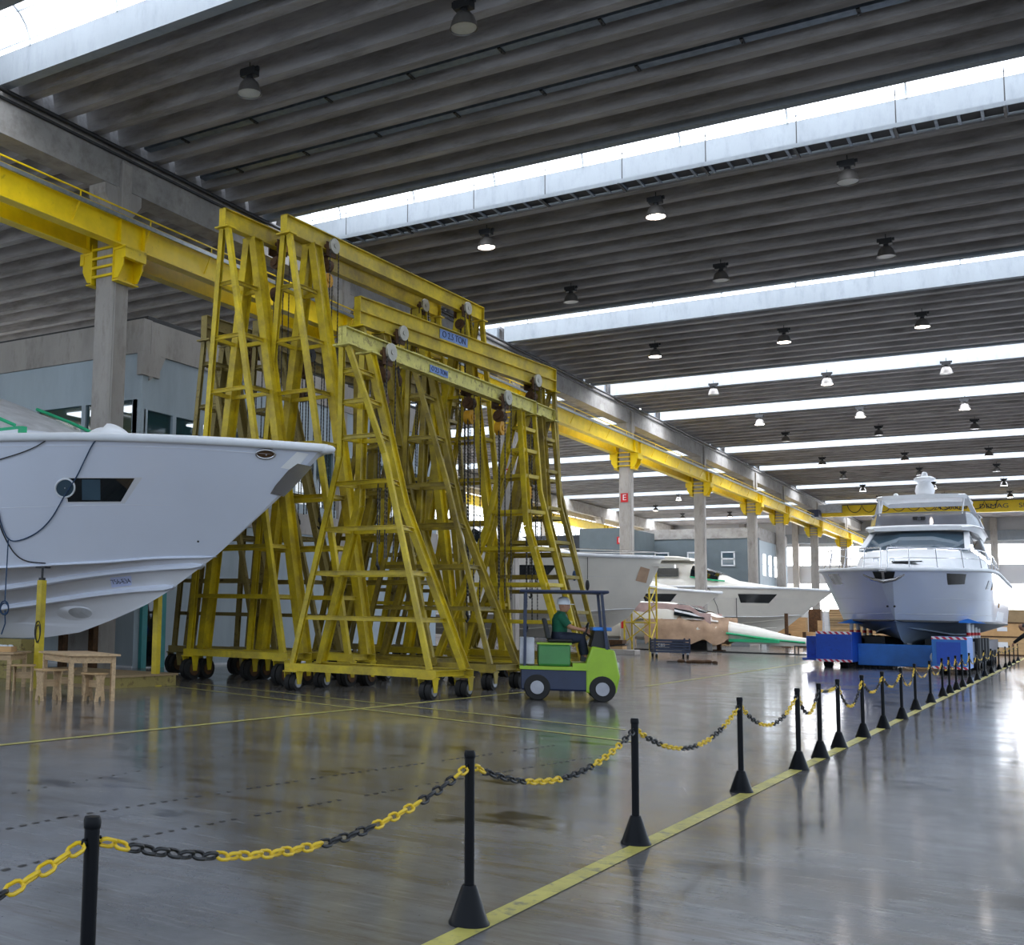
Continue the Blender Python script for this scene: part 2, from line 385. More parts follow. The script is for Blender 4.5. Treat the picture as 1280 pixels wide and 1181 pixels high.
roof(XB + 0.16, 9.0, SKY, GAP); roof(XL, XB - 0.16, SKY[2:], GAP[2:])

# rooflights: pale edge beams, curved glazing, steel arches
for k, y in enumerate(SKY):
    g = GAP[k]
    for x0, x1 in ((XB + 0.16, 9.0), (XL, XB - 0.16)):
        if x0 == XL and k < 2: continue          # the office side has no rooflights this near
        e = MB().b2((x0, y, 12.25), (x1, y + 0.26, 12.9)).b2((x0, y - g - 0.22, 12.25), (x1, y - g, 12.9))
        structure(e.build('ceiling_trim_%d' % (k + 1), M['conc_light'], smooth=0))
        m = MB(); rings = []
        for xx in (x0, x1):
            rings.append([V((xx, y - g / 2 + math.cos(t) * (g / 2 + 0.04), 12.9 + 0.8 * math.sin(t))) for t in [PI * i / 12 for i in range(13)]])
        w = m.loft(rings, False).build('window_%d' % (k + 1), M['sky_on'] if k < 3 else M['sky_far'])
        structure(w)
        fr = MB(); x = x0 + 1.0
        while x < x1 and k < 4:
            fr.tube([(x, y - g / 2 + math.cos(t) * (g / 2), 12.88 + 0.76 * math.sin(t)) for t in [PI * i / 12 for i in range(13)]], 0.025, 6); x += 2.45
        if k < 4:
            for t in (0.06, 0.28, 0.72, 0.94):
                fr.bar((x0, y - g / 2 + math.cos(PI * t) * g / 2, 12.87 + 0.76 * math.sin(PI * t)), (x1, y - g / 2 + math.cos(PI * t) * g / 2, 12.87 + 0.76 * math.sin(PI * t)), 0.035, 0.03)
            structure(fr.build('window_frame', M['steel'], parent=w))

# long roof beams
for n, x, w in (('main', XB, 0.56), ('outer', XL + 0.3, 0.5), ('east', 9.2, 0.5)):
    b = MB().b2((x - w / 2, -3, 11.25), (x + w / 2, YE, 12.24))
    structure(b.build('roof_beam', M['conc'], smooth=0))
structure(MB().tube([(XB + 0.40, -3, 12.12), (XB + 0.40, YE, 12.12)], 0.05, 10).tube([(XB + 0.33, -3, 11.98), (XB + 0.33, YE, 11.98)], 0.035, 8).build('beam_trim', M['dark']))

# columns with corbels, cast head and haunches
def column(x, y, near):
    w = 0.29
    c = MB()
    ch = 0.05
    c.sweep((x, y, 0), (x, y, 11.25), [(-w + ch, -w), (w - ch, -w), (w, -w + ch), (w, w - ch), (w - ch, w), (-w + ch, w), (-w, w - ch), (-w, -w + ch)], up=(0, 1, 0))
    for s in (-1, 1):                          # haunches under the roof beam
        c.add([(x - 0.26, y + s * 0.25, 11.25), (x + 0.26, y + s * 0.25, 11.25), (x + 0.26, y + s * 0.62, 11.25), (x - 0.26, y + s * 0.62, 11.25),
               (x - 0.26, y + s * 0.25, 10.55), (x + 0.26, y + s * 0.25, 10.55), (x + 0.26, y + s * 0.62, 11.0), (x - 0.26, y + s * 0.62, 11.0)],
              [(0, 1, 2, 3), (4, 5, 6, 7), (0, 1, 5, 4), (2, 3, 7, 6), (1, 2, 6, 5), (0, 3, 7, 4)])
    if x == XB:                                # the head stands proud of the beam's side
        c.b2((x + 0.2, y - 0.17, 10.6), (x + 0.36, y + 0.17, 11.85))
        c.add([(x + 0.2, y - 0.17, 11.85), (x + 0.36, y - 0.17, 11.85), (x + 0.36, y + 0.17, 11.85), (x + 0.2, y + 0.17, 11.85), (x + 0.28, y - 0.09, 11.97), (x + 0.28, y + 0.09, 11.97)],
              [(0, 1, 4), (1, 2, 5, 4), (2, 3, 5), (3, 0, 4, 5)])
        c.tube([(x + 0.3, y - 0.2, 0.1), (x + 0.3, y - 0.2, 9.0)], 0.025, 6)
    return structure(c.build('column', M['conc_col'], smooth=30))
for i, y in enumerate(COLS): column(XB, y, i)
for y in COLS[3:]: column(XL + 0.6, y, 9)

# yellow steel brackets that carry the crane runway
def bracket(y, i, x=XB):
    t = thing('crane_bracket', 'yellow steel crane bracket clamped round the %s concrete column from the camera' % ORD[i], 'bracket', (x, y, 8.95), 0, 'crane brackets on the columns')
    w = 0.33
    for s in (-1, 1):
        MB().b2((s * w, -0.36, 0), (s * (w + 0.03), 0.36, 0.95)).b2((s * w, -0.36, -0.02), (s * (w + 0.18), 0.36, 0.01)).build('clamp_plate', M['yel'], t, 0)
    for f in (-1, 1):
        for zz in (0.16, 0.38, 0.60, 0.82): MB().bar((-w, f * 0.33, zz), (w, f * 0.33, zz), 0.05, 0.055).build('tie_bar', M['yel'], t, 0)
    for s in (-1, 1):
        m = MB(); a, b = s * (w + 0.03), s * (w + 0.32)
        for yy in (-0.34, 0.30):
            m.poly([(a, yy, 0.05), (s * (w + 0.16), yy, 0.05), (b, yy, 0.33), (b, yy, 0.72), (a, yy, 0.72)], 0.04, (0, 1, 0))
        m.b2((a, -0.36, 0.72), (s * (w + 0.40), 0.36, 0.78)); m.b2((s * (w + 0.28), -0.36, 0.5), (s * (w + 0.40), 0.36, 0.74))
        m.build('corbel', M['yel'], t, 0)
for i, y in enumerate(COLS): bracket(y, i)

def runway(x, side, label):
    t = thing('crane_runway', label, 'crane rail', (x, 0, 9.74))
    g = MB().ibeam((0, -3, 0.36), (0, YE - 1, 0.36), 0.28, 0.72, 0.035)
    for y in COLS:
        g.b2((-0.13, y - 0.42, 0.03), (0.13, y - 0.40, 0.69)); g.b2((-0.13, y + 0.40, 0.03), (0.13, y + 0.42, 0.69))
    g.build('girder', M['yel'], t, 0)
    MB().bar((0, -3, 0.75), (0, YE - 1, 0.75), 0.06, 0.06).build('rail', M['rust'], t, 0)
    if side:
        MB().bar((side * 0.24, -3, 0.60), (side * 0.24, YE - 1, 0.60), 0.05, 0.09).build('conductor_bar', M['steel'], t, 0)
        MB().bar((side * 0.24, -3, 0.80), (side * 0.24, YE - 1, 0.80), 0.03, 0.03).build('guard_rail', M['yel'], t, 0)
        y = 1.0
        while y < YE - 2: MB().bar((0.02, y, 0.15), (side * 0.24, y, 0.6), 0.03, 0.03).bar((side * 0.24, y, 0.58), (side * 0.24, y, 0.8), 0.025, 0.025).build('support_arm', M['yel'], t, 0); y += 2.3
runway(XB + 0.50, 1, 'long yellow crane runway girder on the open-hall side of the columns with grey conductor bar')
runway(XB - 0.50, 0, 'long yellow crane runway girder on the office side of the columns')
runway(XL + 1.1, 0, 'yellow crane runway girder along the far windows beyond the offices')

# red E signs
def esign(name, loc, s, label):
    t = thing(name, label, 'sign', loc)
    MB().b2((-s / 2, -0.01, -s * 0.62), (s / 2, 0.01, s * 0.62)).build('plate', M['red'], t, 0)
    text('letter', 'E', s * 1.15, M['white'], t, (0, -0.013, 0), (PI / 2, 0, 0))
esign('sector_sign', (XB, COLS[3] - 0.31, 7.5), 0.36, 'red E sign on the column rising behind the hull beside the yellow stair tower')
esign('sector_sign', (XB, COLS[2] - 0.31, 7.05), 0.36, 'red sign with white letter E on the column seen through the gantry legs')

# ------------------------------------------------------------------ office block behind the first column
def pane_grid(name, pts, mt, parent=None): return MB().poly(pts).build(name, mt, parent, 0)
OX, OY = XB + 0.26, 19.83
w1 = MB()
def wall_x(m, x0, x1, y, z0, z1, t=0.15): m.b2((x0, y, z0), (x1, y + t, z1))
def wall_y(m, y0, y1, x, z0, z1, t=0.15): m.b2((x - t, y0, z0), (x, y1, z1))
wall_x(w1, -34, OX, OY, 0, 4.45); wall_x(w1, -34, OX, OY, 6.38, 7.5)
wall_y(w1, OY + 0.15, 35, OX, 0, 3.62); wall_y(w1, OY + 0.15, 35, OX, 4.2, 4.45); wall_y(w1, OY + 0.15, 35, OX, 6.14, 7.5)
x = -34
while x < OX: wall_x(w1, x, x + 0.14, OY, 4.45, 6.38); x += 1.72
wall_x(w1, OX - 0.3, OX, OY, 4.45, 6.38)
y = OY + 0.1
while y < 35: wall_y(w1, y, y + 0.13, OX, 4.45, 6.14); y += 1.05
structure(w1.build('wall_office', M['bluegrey'], smooth=0))
cb = MB(); wall_x(cb, -34, OX + 0.05, OY - 0.06, 7.5, 8.32, 0.3); wall_y(cb, OY + 0.2, 35, OX + 0.06, 7.5, 8.3, 0.3); wall_y(cb, OY + 0.2, 35, OX + 0.05, 3.62, 4.2, 0.25)
cb.b2((OX - 0.1, OY - 0.1, 6.95), (OX + 0.06, OY + 0.55, 7.5))
cb.poly([(OX + 0.05, OY + 0.2, 7.5), (OX + 0.05, OY + 0.75, 7.5), (OX + 0.05, OY + 0.55, 7.1), (OX + 0.05, OY + 0.2, 6.85)], 0.1, (-1, 0, 0))
structure(cb.build('wall_office_band', M['conc_col'], smooth=0))
structure(MB().b2((-34, OY + 0.1, 8.3), (OX + 0.02, 35, 8.42)).build('roof_slab', M['dark'], smooth=0))
structure(MB().b2((-34, OY + 0.2, 4.0), (OX - 0.3, 35, 4.1)).b2((-34, OY + 0.2, 6.5), (OX - 0.3, 35, 6.6)).b2((-34, OY + 5.0, 4.1), (OX - 0.3, OY + 5.1, 6.5)).build('wall_office_inner', M['slate'], smooth=0))
M['officeglass'] = clear_glass('office_window_glass', (40, 78, 84), 0.62)
gl = MB(); gl.b2((-34, OY + 0.06, 4.45), (OX - 0.15, OY + 0.08, 6.38)); gl.b2((OX - 0.09, OY + 0.15, 4.45), (OX - 0.07, 35, 6.14))
structure(gl.build('window_11', M['officeglass'], smooth=0))
M['officelamp'] = emit('office_ceiling_panel', (235, 245, 255), 4.0)
of = MB()
for xx in (-21.2, -23.6, -26): of.b2((xx - 0.6, OY + 1.0, 6.44), (xx + 0.6, OY + 1.5, 6.49))
for yy in (OY + 1.3, OY + 4.2, OY + 7.0): of.b2((OX - 1.9, yy - 0.3, 6.44), (OX - 0.9, yy + 0.3, 6.49))
structure(of.build('ceiling_light_panel', M['officelamp'], smooth=0))
structure(MB().b2((OX - 0.02, OY + 0.2, 0), (OX + 0.03, 35, 0.05)).b2((-34, OY - 0.03, 0), (OX, OY, 0.05)).build('baseboard_office', M['white'], smooth=0))
d = MB().b2((OX, 19.45, 0), (OX + 0.08, 19.83, 2.6)).b2((OX, 20.0, 0), (OX + 0.1, 20.2, 2.6)).b2((OX, 21.3, 0), (OX + 0.1, 21.45, 2.6))
structure(MB().b2((OX, 20.2, 0.02), (OX + 0.03, 20.62, 2.5)).build('door_1', M['tint'], smooth=0))
structure(MB().b2((OX, 20.62, 0), (OX + 0.09, 20.86, 2.6)).b2((OX, 20.02, 0), (OX + 0.09, 20.2, 2.6)).b2((OX, 20.02, 2.5), (OX + 0.09, 20.86, 2.62)).build('door_frame', M['teal'], smooth=0))
structure(MB().b2((XB - 0.6, 18.3, 0), (XB + 0.62, 18.62, 2.3)).build('wall_stub', M['conc_col'], smooth=0))

# ------------------------------------------------------------------ second office block far down the hall
BX, BY, BZ = -18.9, 86.5, 8.35
w2 = MB().b2((-32.2, BY, 0), (BX, BY + 0.2, 7.6)).b2((-32.2, BY + 9.5, 0), (BX, BY + 9.7, 7.6))
structure(w2.build('wall_far_office', M['slate'], smooth=0))
w2b = MB(); wall_y(w2b, BY + 0.2, BY + 9.5, BX, 0, 7.45, 0.2)
structure(w2b.build('wall_far_office_side', M['bluegrey'], smooth=0))
structure(MB().b2((-29.6, BY - 0.05, 7.6), (BX + 0.03, BY + 0.3, BZ)).b2((BX - 0.25, BY + 0.3, 7.45), (BX + 0.03, BY + 9.6, BZ - 0.1)).b2((-32.2, BY, BZ - 0.1), (BX, BY + 9.5, BZ)).build('wall_far_office_band', M['conc'], smooth=0))
structure(MB().b2((-29.75, 79.5, 0), (-26.3, 86, 8.0)).build('wall_far_annex', M['slate'], smooth=0))
structure(MB().b2((-37, 82.0, 0), (-29.9, 86, 7.75)).build('wall_dark_store', mat('dark_store_wall', (60, 64, 70), 0.7, var=0.08), smooth=0))
esign('sector_sign', (-26.75, 79.45, 7.1), 0.42, 'small red sign with white letter E on the dark grey annex wall')
def far_window(n, x0, x1, z0, z1):
    w = structure(MB().b2((x0, BY - 0.03, z0), (x1, BY, z1)).build('window_%d' % n, M['tint_b'], smooth=0))
    f = MB(); zm = (z0 + z1) / 2
    for zz in (z0, zm, z1): f.b2((x0 - 0.05, BY - 0.06, zz - 0.05), (x1 + 0.05, BY, zz + 0.05))
    for xx in (x0, x1): f.b2((xx - 0.05, BY - 0.06, z0), (xx + 0.05, BY, z1))
    structure(f.build('window_frame', M['white'], w, 0))
for n, (a, b) in enumerate(((-21.5, -20.62), (-23.95, -23.0), (-26.4, -25.4))): far_window(12 + n, a, b, 5.6, 6.58)
for n in range(4):
    y0 = BY + 1.2 + n * 1.9
    w = structure(MB().b2((BX, y0, 4.9), (BX + 0.03, y0 + 0.75, 6.5)).build('window_%d' % (15 + n), M['win_far'], smooth=0))
    f = MB()
    for zz in (4.9, 5.7, 6.5): f.b2((BX, y0 - 0.05, zz - 0.04), (BX + 0.06, y0 + 0.8, zz + 0.04))
    structure(f.build('window_frame', M['white'], w, 0))

# ------------------------------------------------------------------ end wall, glazed in two long bands
ew = MB()
for z0, z1 in ((0, 2.9), (5.75, 7.7), (9.65, 13.2)): ew.b2((XL, YE, z0), (14, YE + 0.25, z1))
structure(ew.build('wall_end', mat('end_wall_panels', (190, 190, 192), 0.7, var=0.05, scale=0.5), smooth=0))
for n, (z0, z1) in enumerate(((2.9, 5.75), (7.7, 9.65))):
    w = structure(MB().b2((XL, YE + 0.1, z0), (14, YE + 0.15, z1)).build('window_%d' % (20 + n), M['win_on'], smooth=0))
    f = MB(); x = XL
    while x < 14: f.b2((x - 0.03, YE + 0.04, z0), (x + 0.03, YE + 0.1, z1)); x += 2.0
    for i in range(1, 4): zz = z0 + (z1 - z0) * i / 4; f.b2((XL, YE + 0.05, zz - 0.015), (14, YE + 0.1, zz + 0.015))
    structure(f.build('window_frame', M['white'], w, 0))
ec = MB()
for x in (-30, -24.6, -12, -6.5, 0, 6): ec.b2((x - 0.3, YE - 0.6, 0), (x + 0.3, YE, 12.3))
structure(ec.build('wall_end_pillar', M['conc_col'], smooth=0))
structure(MB().b2((XL, YE - 0.5, 10.0), (14, YE - 0.1, 11.0)).build('wall_end_beam', M['conc_light'], smooth=0))

# outer wall with a window band beyond the office block
lw = MB()
for z0, z1 in ((0, 7.2), (10.9, 13.2)): lw.b2((XL - 0.3, -3, z0), (XL, YE, z1))
structure(lw.build('wall_left', M['conc_col'], smooth=0))
w = structure(MB().b2((XL - 0.2, -3, 7.2), (XL - 0.15, YE, 10.9)).build('window_22', M['win_far'], smooth=0))
f = MB(); y = 0
while y < YE: f.b2((XL - 0.15, y - 0.04, 7.2), (XL - 0.05, y + 0.04, 10.9)); y += 1.4
for zz in (7.9, 8.6, 9.3, 10.0): f.b2((XL - 0.15, -3, zz - 0.03), (XL - 0.06, YE, zz + 0.03))
structure(f.build('window_frame', M['steel'], w, 0))

# ------------------------------------------------------------------ high-bay lamps
def lamp_mesh(lit):
    b = MB().b2((-0.16, -0.1, 0.36), (0.16, 0.1, 0.52)).cyl((0, 0, 0.5), (0, 0, 0.66), 0.012, n=6).cyl((0, 0, 0.28), (0, 0, 0.38), 0.07, n=12).b2((-0.22, -0.04, 0.44), (-0.16, 0.04, 0.54)).b2((0.16, -0.03, 0.45), (0.22, 0.03, 0.53))
    r = MB().lathe([(0.07, 0.30), (0.13, 0.28), (0.19, 0.20), (0.225, 0.09), (0.24, 0.02), (0.25, 0.0), (0.24, 0.0), (0.22, 0.08), (0.18, 0.19), (0.12, 0.27)], 24)
    l = MB().lathe([(0.0, 0.012), (0.12, 0.008), (0.225, 0.016), (0.225, 0.022), (0.0, 0.024)], 24)
    return b.mesh('ballast_box', M['dark'], 30), r.mesh('reflector', M['lamp_body'], 40), l.mesh('lens', M['lens_on'] if lit else M['lens_off'], 40)
LM = {k: lamp_mesh(k) for k in (True, False)}
ROWS = [(17.1, (0, 0, 0)), (28.1, (1, 1, 0)), (34.5, (0, 0, 0)), (43.4, (1, 1, 1)), (52.0, (0, 1, 0)), (61.0, (1, 1, 1)), (67.3, (0, 0, 0)), (78.4, (1, 1, 1)), (86.3, (0, 0, 0)), (95.0, (1, 1, 1)), (103.6, (1, 1, 1)), (113.0, (1, 1, 1))]
def lamp(x, y, lit, label, z=11.58):
    t = thing('pendant_lamp', label, 'ceiling lamp', (x, y, z), 0, 'high-bay lamps under the roof')
    for me in LM[bool(lit)]:
        o = bpy.data.objects.new(me.name, me); COL.objects.link(o); o.parent = t
for i, (y, on) in enumerate(ROWS):
    for j, x in enumerate((-13.15, -8.45, -4.0)):
        if i == 0 and j == 2: continue
        lamp(x, y, on[j], '%s roof lamp, %s row from the camera, %s' % ('lit' if on[j] else 'unlit', ORD[i], ('nearest the columns', 'middle of three', 'farthest from the columns')[j] if i else ('nearer the columns', 'farther from the columns')[j]))
for i, (x, y) in enumerate(((-27.3, 96.1), (-31.8, 104.5), (-27.3, 113.1), (-31.8, 113.2))):
    lamp(x, y, 1, 'tiny lit high-bay lamp far beyond the columns over the offices, %s from the camera' % ORD[i])

# cable trays hung under the ribs
def tray(y, z, x0, x1, label, ladder, w=0.16):
    t = thing('cable_tray', label, 'cable tray', (0, y, z))
    if ladder:
        for s in (-1, 1): MB().b2((x0, s * w - 0.012, 0), (x1, s * w + 0.012, 0.10)).build('side_rail', M['conc_light'], t, 0)
    else: MB().b2((x0, -w, 0), (x1, w, 0.012)).b2((x0, -w - .012, 0), (x1, -w, .1)).b2((x0, w, 0), (x1, w + .012, .1)).build('channel', M['tray'], t, 0)
    if ladder:
        x = x0
        while x < x1: MB().b2((x - 0.03, -w, -0.005), (x + 0.03, w, 0.03)).build('rung', M['tray'], t, 0); x += 0.42
        MB().b2((x0, -w + 0.03, 0.045), (x1, w - 0.03, 0.075)).build('cables', M['cable'], t, 0)
    x = x0 + 1.2
    while x < x1: MB().cyl((x, 0, 0.0), (x, 0, 12.27 - z if not ladder else 12.9 - z), 0.012, n=6).b2((x - 0.03, -w - 0.03, -0.03), (x + 0.03, w + 0.03, 0.0)).build('hanger_rod', M['dark'], t, 0); x += 2.0
tray(26.55, 11.93, XB + 0.5, 8.8, 'grey ladder cable tray slung along the first long rooflight', True, 0.27)
tray(21.55, 12.33, XB + 0.5, 8.8, 'blue-grey perforated cable tray hung along a rib, nearer the first long rooflight', False, 0.1)
tray(19.45, 12.33, XB + 0.5, 8.8, 'blue-grey perforated cable tray hung along a rib, between two unlit lamp rows', False, 0.1)
# ------------------------------------------------------------------ barrier posts and chains along the yellow line
PX = -2.22
PY = [0.15, 2.35, 4.57, 6.8, 9.43, 11.28, 12.44, 13.64, 15.11, 16.65, 18.53, 20.86, 23.11, 25.5, 26.92, 28.47, 30.03, 32.17, 34.54, 37.55, 40.6, 44.53, 46.9, 49.7, 53.52, 57.92]
PXS = [PX + d for d in (0, -0.07, 0.01, 0.01, -0.01, 0.06, 0.04, 0.02, 0.05, 0.07, 0.07, 0, 0, -0.02, -0.02, -0.02, -0.02, -0.02, -0.02, -0.03, -0.03, -0.03, 0.05, 0.05, 0.03, 0)]
pb = MB().lathe([(0.088, 0.0), (0.088, 0.010), (0.080, 0.022), (0.036, 0.150), (0.030, 0.165), (0.0, 0.165)], 28).mesh('base', M['post'], 40)
pt = MB().lathe([(0.0215, 0.14), (0.0215, 0.70), (0.0235, 0.70), (0.0245, 0.705), (0.0245, 0.722), (0.021, 0.732), (0.0, 0.733)], 20).mesh('tube', M['post'], 40)
def hk():
    m = MB()
    for s in (-1, 1): m.tube([(0, s * 0.022, 0.672), (0, s * 0.034, 0.672), (0, s * 0.038, 0.664), (0, s * 0.034, 0.655), (0, s * 0.022, 0.655)], 0.004, 6)
    return m.mesh('chain_hooks', M['post'], 40)
ph = hk()
for i, y in enumerate(PY):
    lab = 'black plastic barrier post with cone base, %s from the camera along the yellow line' % ORD[i - 1] if i else 'black plastic barrier post beside the camera holding the cropped chain'
    t = thing('barrier_post', lab, 'barrier post', (PXS[i], y, 0), 0, 'barrier posts along the yellow line')
    for me in (pb, pt, ph):
        o = bpy.data.objects.new(me.name, me); COL.objects.link(o); o.parent = t

def link(m, c, d, side, L=0.070, W=0.040, r=0.0062, seg=4, n=6):
    """one stadium shaped chain link centred at c, long axis d"""
    a = (L - W) / 2; R = W / 2 - r; pts = []
    for s in (1, -1):
        for k in range(seg + 1):
            t = -PI / 2 + PI * k / seg
            pts.append(c + d * (s * (a + R * math.cos(t))) + side * (s * R * math.sin(t)))
    m.tube(pts, r, n, closed=True)
def chain(i):
    a = V((PXS[i], PY[i] + 0.034, 0.66)); b = V((PXS[i + 1], PY[i + 1] - 0.034, 0.66)); D = (b - a).length
    near = i < 10
    pitch = 0.057 if near else (0.065 if i < 15 else 0.085)
    sag = {0: 0.17, 1: 0.165, 2: 0.16, 3: 0.20, 4: 0.20, 5: 0.19, 6: 0.03, 7: 0.26}.get(i, 0.14 + 0.09 * random.random())
    def P(t): return a + (b - a) * t + V((0, 0, -sag * 4 * t * (1 - t)))
    N = 200; ln = [0]
    for k in range(N): ln.append(ln[-1] + (P((k + 1) / N) - P(k / N)).length)
    cnt = max(6, round(ln[-1] / pitch)); pos = []
    j = 0
    for k in range(cnt):
        s = (k + 0.5) / cnt * ln[-1]
        while ln[j + 1] < s: j += 1
        pos.append(((j + (s - ln[j]) / (ln[j + 1] - ln[j])) / N))
    runs = {0: [7, 8, 7, 7, 6, 7], 1: [2, 7, 10, 6, 6, 5, 3], 2: [2, 8, 8, 8, 8, 7]}.get(i, [3, 6, 8, 7, 7, 6, 8, 7, 7] if near else [3, 5, 6, 5, 6, 5, 6, 5, 6])
    cols = [c % 2 for c, n in enumerate(runs * 3) for q in range(n)]
    if i == 0: cols = [(1 if ((cnt - 1 - q) // 5) % 2 else 0) for q in range(cnt)]
    ms = []
    for k, t in enumerate(pos):
        c = P(t); d = (P(min(1, t + .005)) - P(max(0, t - .005))).normalized()
        s0 = V((1, 0, 0)); s1 = d.cross(s0).normalized()
        side = (s0 + s1).normalized() if k % 2 else (s0 - s1).normalized()
        col = cols[k]
        if not ms or ms[-1][0] != col: ms.append((col, MB()))
        if near: link(ms[-1][1], c, d, side)
        else: link(ms[-1][1], c, d, side, L=pitch * 1.22, W=0.032, r=0.0055, seg=2, n=4)
    t = thing('barrier_chain', 'yellow and black plastic chain between the %s and %s barrier posts' % (ORD[i - 1], ORD[i]) if i else 'yellow and black plastic chain running out past the camera', 'chain', (0, 0, 0), 0, 'chains between the barrier posts')
    for col, m in ms: m.build('black_links' if col else 'yellow_links', M['chain_b'] if col else M['chain_y'], t, 60)
random.seed(3)
for i in range(len(PY) - 1): chain(i)

# ------------------------------------------------------------------ wheeled A-frame gantries
def gantry(label, a, b, H, kind, W, mt, levels, wheel_r=0.2, zb=0.55, beam_h=0.36, stack=False, foot=(0.75, 1.35), apex=(0.10, 0.95), bend=None, legs=(0.10, 0.165), plaque=None, up_mt=None):
    a, b = V((a[0], a[1], 0)), V((b[0], b[1], 0)); L = (b - a).length
    rz = math.atan2(-(b - a).x, (b - a).y)
    t = thing('gantry_frame', label, 'gantry', (a.x, a.y, 0), rz, 'wheeled yellow gantries')
    mt = M[mt]; um = M[up_mt] if up_mt else mt
    bm = MB()
    if stack:
        bm.ibeam((0, 0, H - beam_h * 0.25), (0, L, H - beam_h * 0.25), 0.17, beam_h * 0.5, 0.016); bm.ibeam((0, 0, H - beam_h * 0.75), (0, L, H - beam_h * 0.75), 0.17, beam_h * 0.5, 0.016)
    else: bm.ibeam((0, 0, H - beam_h / 2), (0, L, H - beam_h / 2), 0.16, beam_h, 0.018)
    bm.b2((-0.08, 0, H - beam_h), (0.08, 0.015, H)); bm.b2((-0.08, L - 0.015, H - beam_h), (0.08, L, H))
    bm.build('beam', um, t, 0)
    Hb = H - beam_h
    for e in (0, 1):
        S = (lambda y: y) if e == 0 else (lambda y: L - y)
        sg = 1 if e == 0 else -1
        def leg_at(k, s, z):
            """centre line of leg k (0 slim outer pair, 1 stout inner pair) on side s at height z"""
            za = Hb - 0.03
            if bend:
                zk, wk, yk = bend[k]
                if z > zk: f = (za - z) / (za - zk); return V((s * (0.06 + f * (wk - 0.06)), S(apex[k] + f * (yk - apex[k])), z))
                f = (zk - z) / (zk - zb); return V((s * (wk + f * (W[k] - wk)), S(yk + f * (foot[k] - yk)), z))
            f = (za - z) / (za - zb)
            return V((s * (0.07 + f * (W[k] - 0.07)), S(apex[k] + f * (foot[k] - apex[k])), z))
        for k in (0, 1):
            MB().b2((-0.17, S(apex[k]) - 0.13, Hb - 0.03), (0.17, S(apex[k]) + 0.13, Hb)).build('cap_plate', um, t, 0)
            for s in (-1, 1):
                m = MB(); w = legs[k]
                zs = [Hb - 0.03] + ([bend[k][0]] if bend else []) + [zb]
                for z1, z2 in zip(zs[:-1], zs[1:]):
                    p, q = leg_at(k, s, z1), leg_at(k, s, z2)
                    if k == 0: m.channel(p, q, w, w * 0.8, 0.012, up=(0, 1, 0), flip=-s)
                    else: m.ibeam(p, q, w * 0.85, w * 1.5, 0.014, up=(0, 1, 0))
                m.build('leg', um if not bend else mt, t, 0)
        for z in levels:
            p = [leg_at(0, -1, z), leg_at(0, 1, z), leg_at(1, 1, z), leg_at(1, -1, z)]
            for u, v in ((0, 1), (1, 2), (2, 3), (3, 0)):
                MB().channel(p[u], p[v], 0.05, 0.075, 0.008).build('cross_tie', mt, t, 0)
        for k in (0, 1):                       # base beams and wheels
            y = S(foot[k]); x1 = W[k] + 0.14
            MB().channel((-x1, y, zb - 0.065), (x1, y, zb - 0.065), 0.09, 0.13, 0.014, flip=sg * (1 if k else -1)).build('base_beam', mt, t, 0)
            for s in (-1, 1):
                x = s * (x1 - 0.16); r = wheel_r
                wh = MB().cyl((x - 0.10, y, r), (x - 0.012, y, r), r, n=20).cyl((x + 0.012, y, r), (x + 0.10, y, r), r, n=20).cyl((x - 0.012, y, r), (x + 0.012, y, r), r * .8, n=16)
                wo = wh.build('wheel', M['rubber'], t, 35)
                hb = MB().cyl((x - 0.12, y, r), (x + 0.12, y, r), r * 0.62, n=16)
                for q in range(5):
                    an = 2 * PI * q / 5
                hb.build('hub', M['hub'] if wheel_r < 0.17 else M['rust'], wo, 35)
                fk = MB()
                for d in (-0.135, 0.125): fk.poly([(x + d, y - 0.05, r - 0.03), (x + d, y + 0.05, r - 0.03), (x + d, y + 0.10, zb - 0.13), (x + d, y - 0.10, zb - 0.13)], 0.012, (1, 0, 0))
                fk.b2((x - 0.15, y - 0.11, zb - 0.15), (x + 0.15, y + 0.11, zb - 0.128))
                fk.build('wheel_fork', mt, wo, 0)
        MB().channel((-W[0], S(foot[0]), zb - 0.065), (-W[1], S(foot[1]), zb - 0.065), 0.06, 0.10, 0.012).build('base_link', mt, t, 0)
        MB().channel((W[0], S(foot[0]), zb - 0.065), (W[1], S(foot[1]), zb - 0.065), 0.06, 0.10, 0.012).build('base_link', mt, t, 0)
    if plaque:
        y0, y1, txt = plaque
        hgt = beam_h * (0.36 if stack else 0.46); zc = H - beam_h * (0.25 if stack else 0.5)
        pl = MB().b2((0.02, y0, zc - hgt / 2), (0.03, y1, zc + hgt / 2)).build('load_plate', M['plaque'], t, 0)
        text('load_plate_text', txt, hgt * 0.95, M['navy'], pl, (0.034, (y0 + y1) / 2, zc), (PI / 2, 0, PI / 2))
    return t, rz
M['plaque'] = mat('blue_load_plate', (108, 136, 190), 0.5, var=0.1, scale=6)

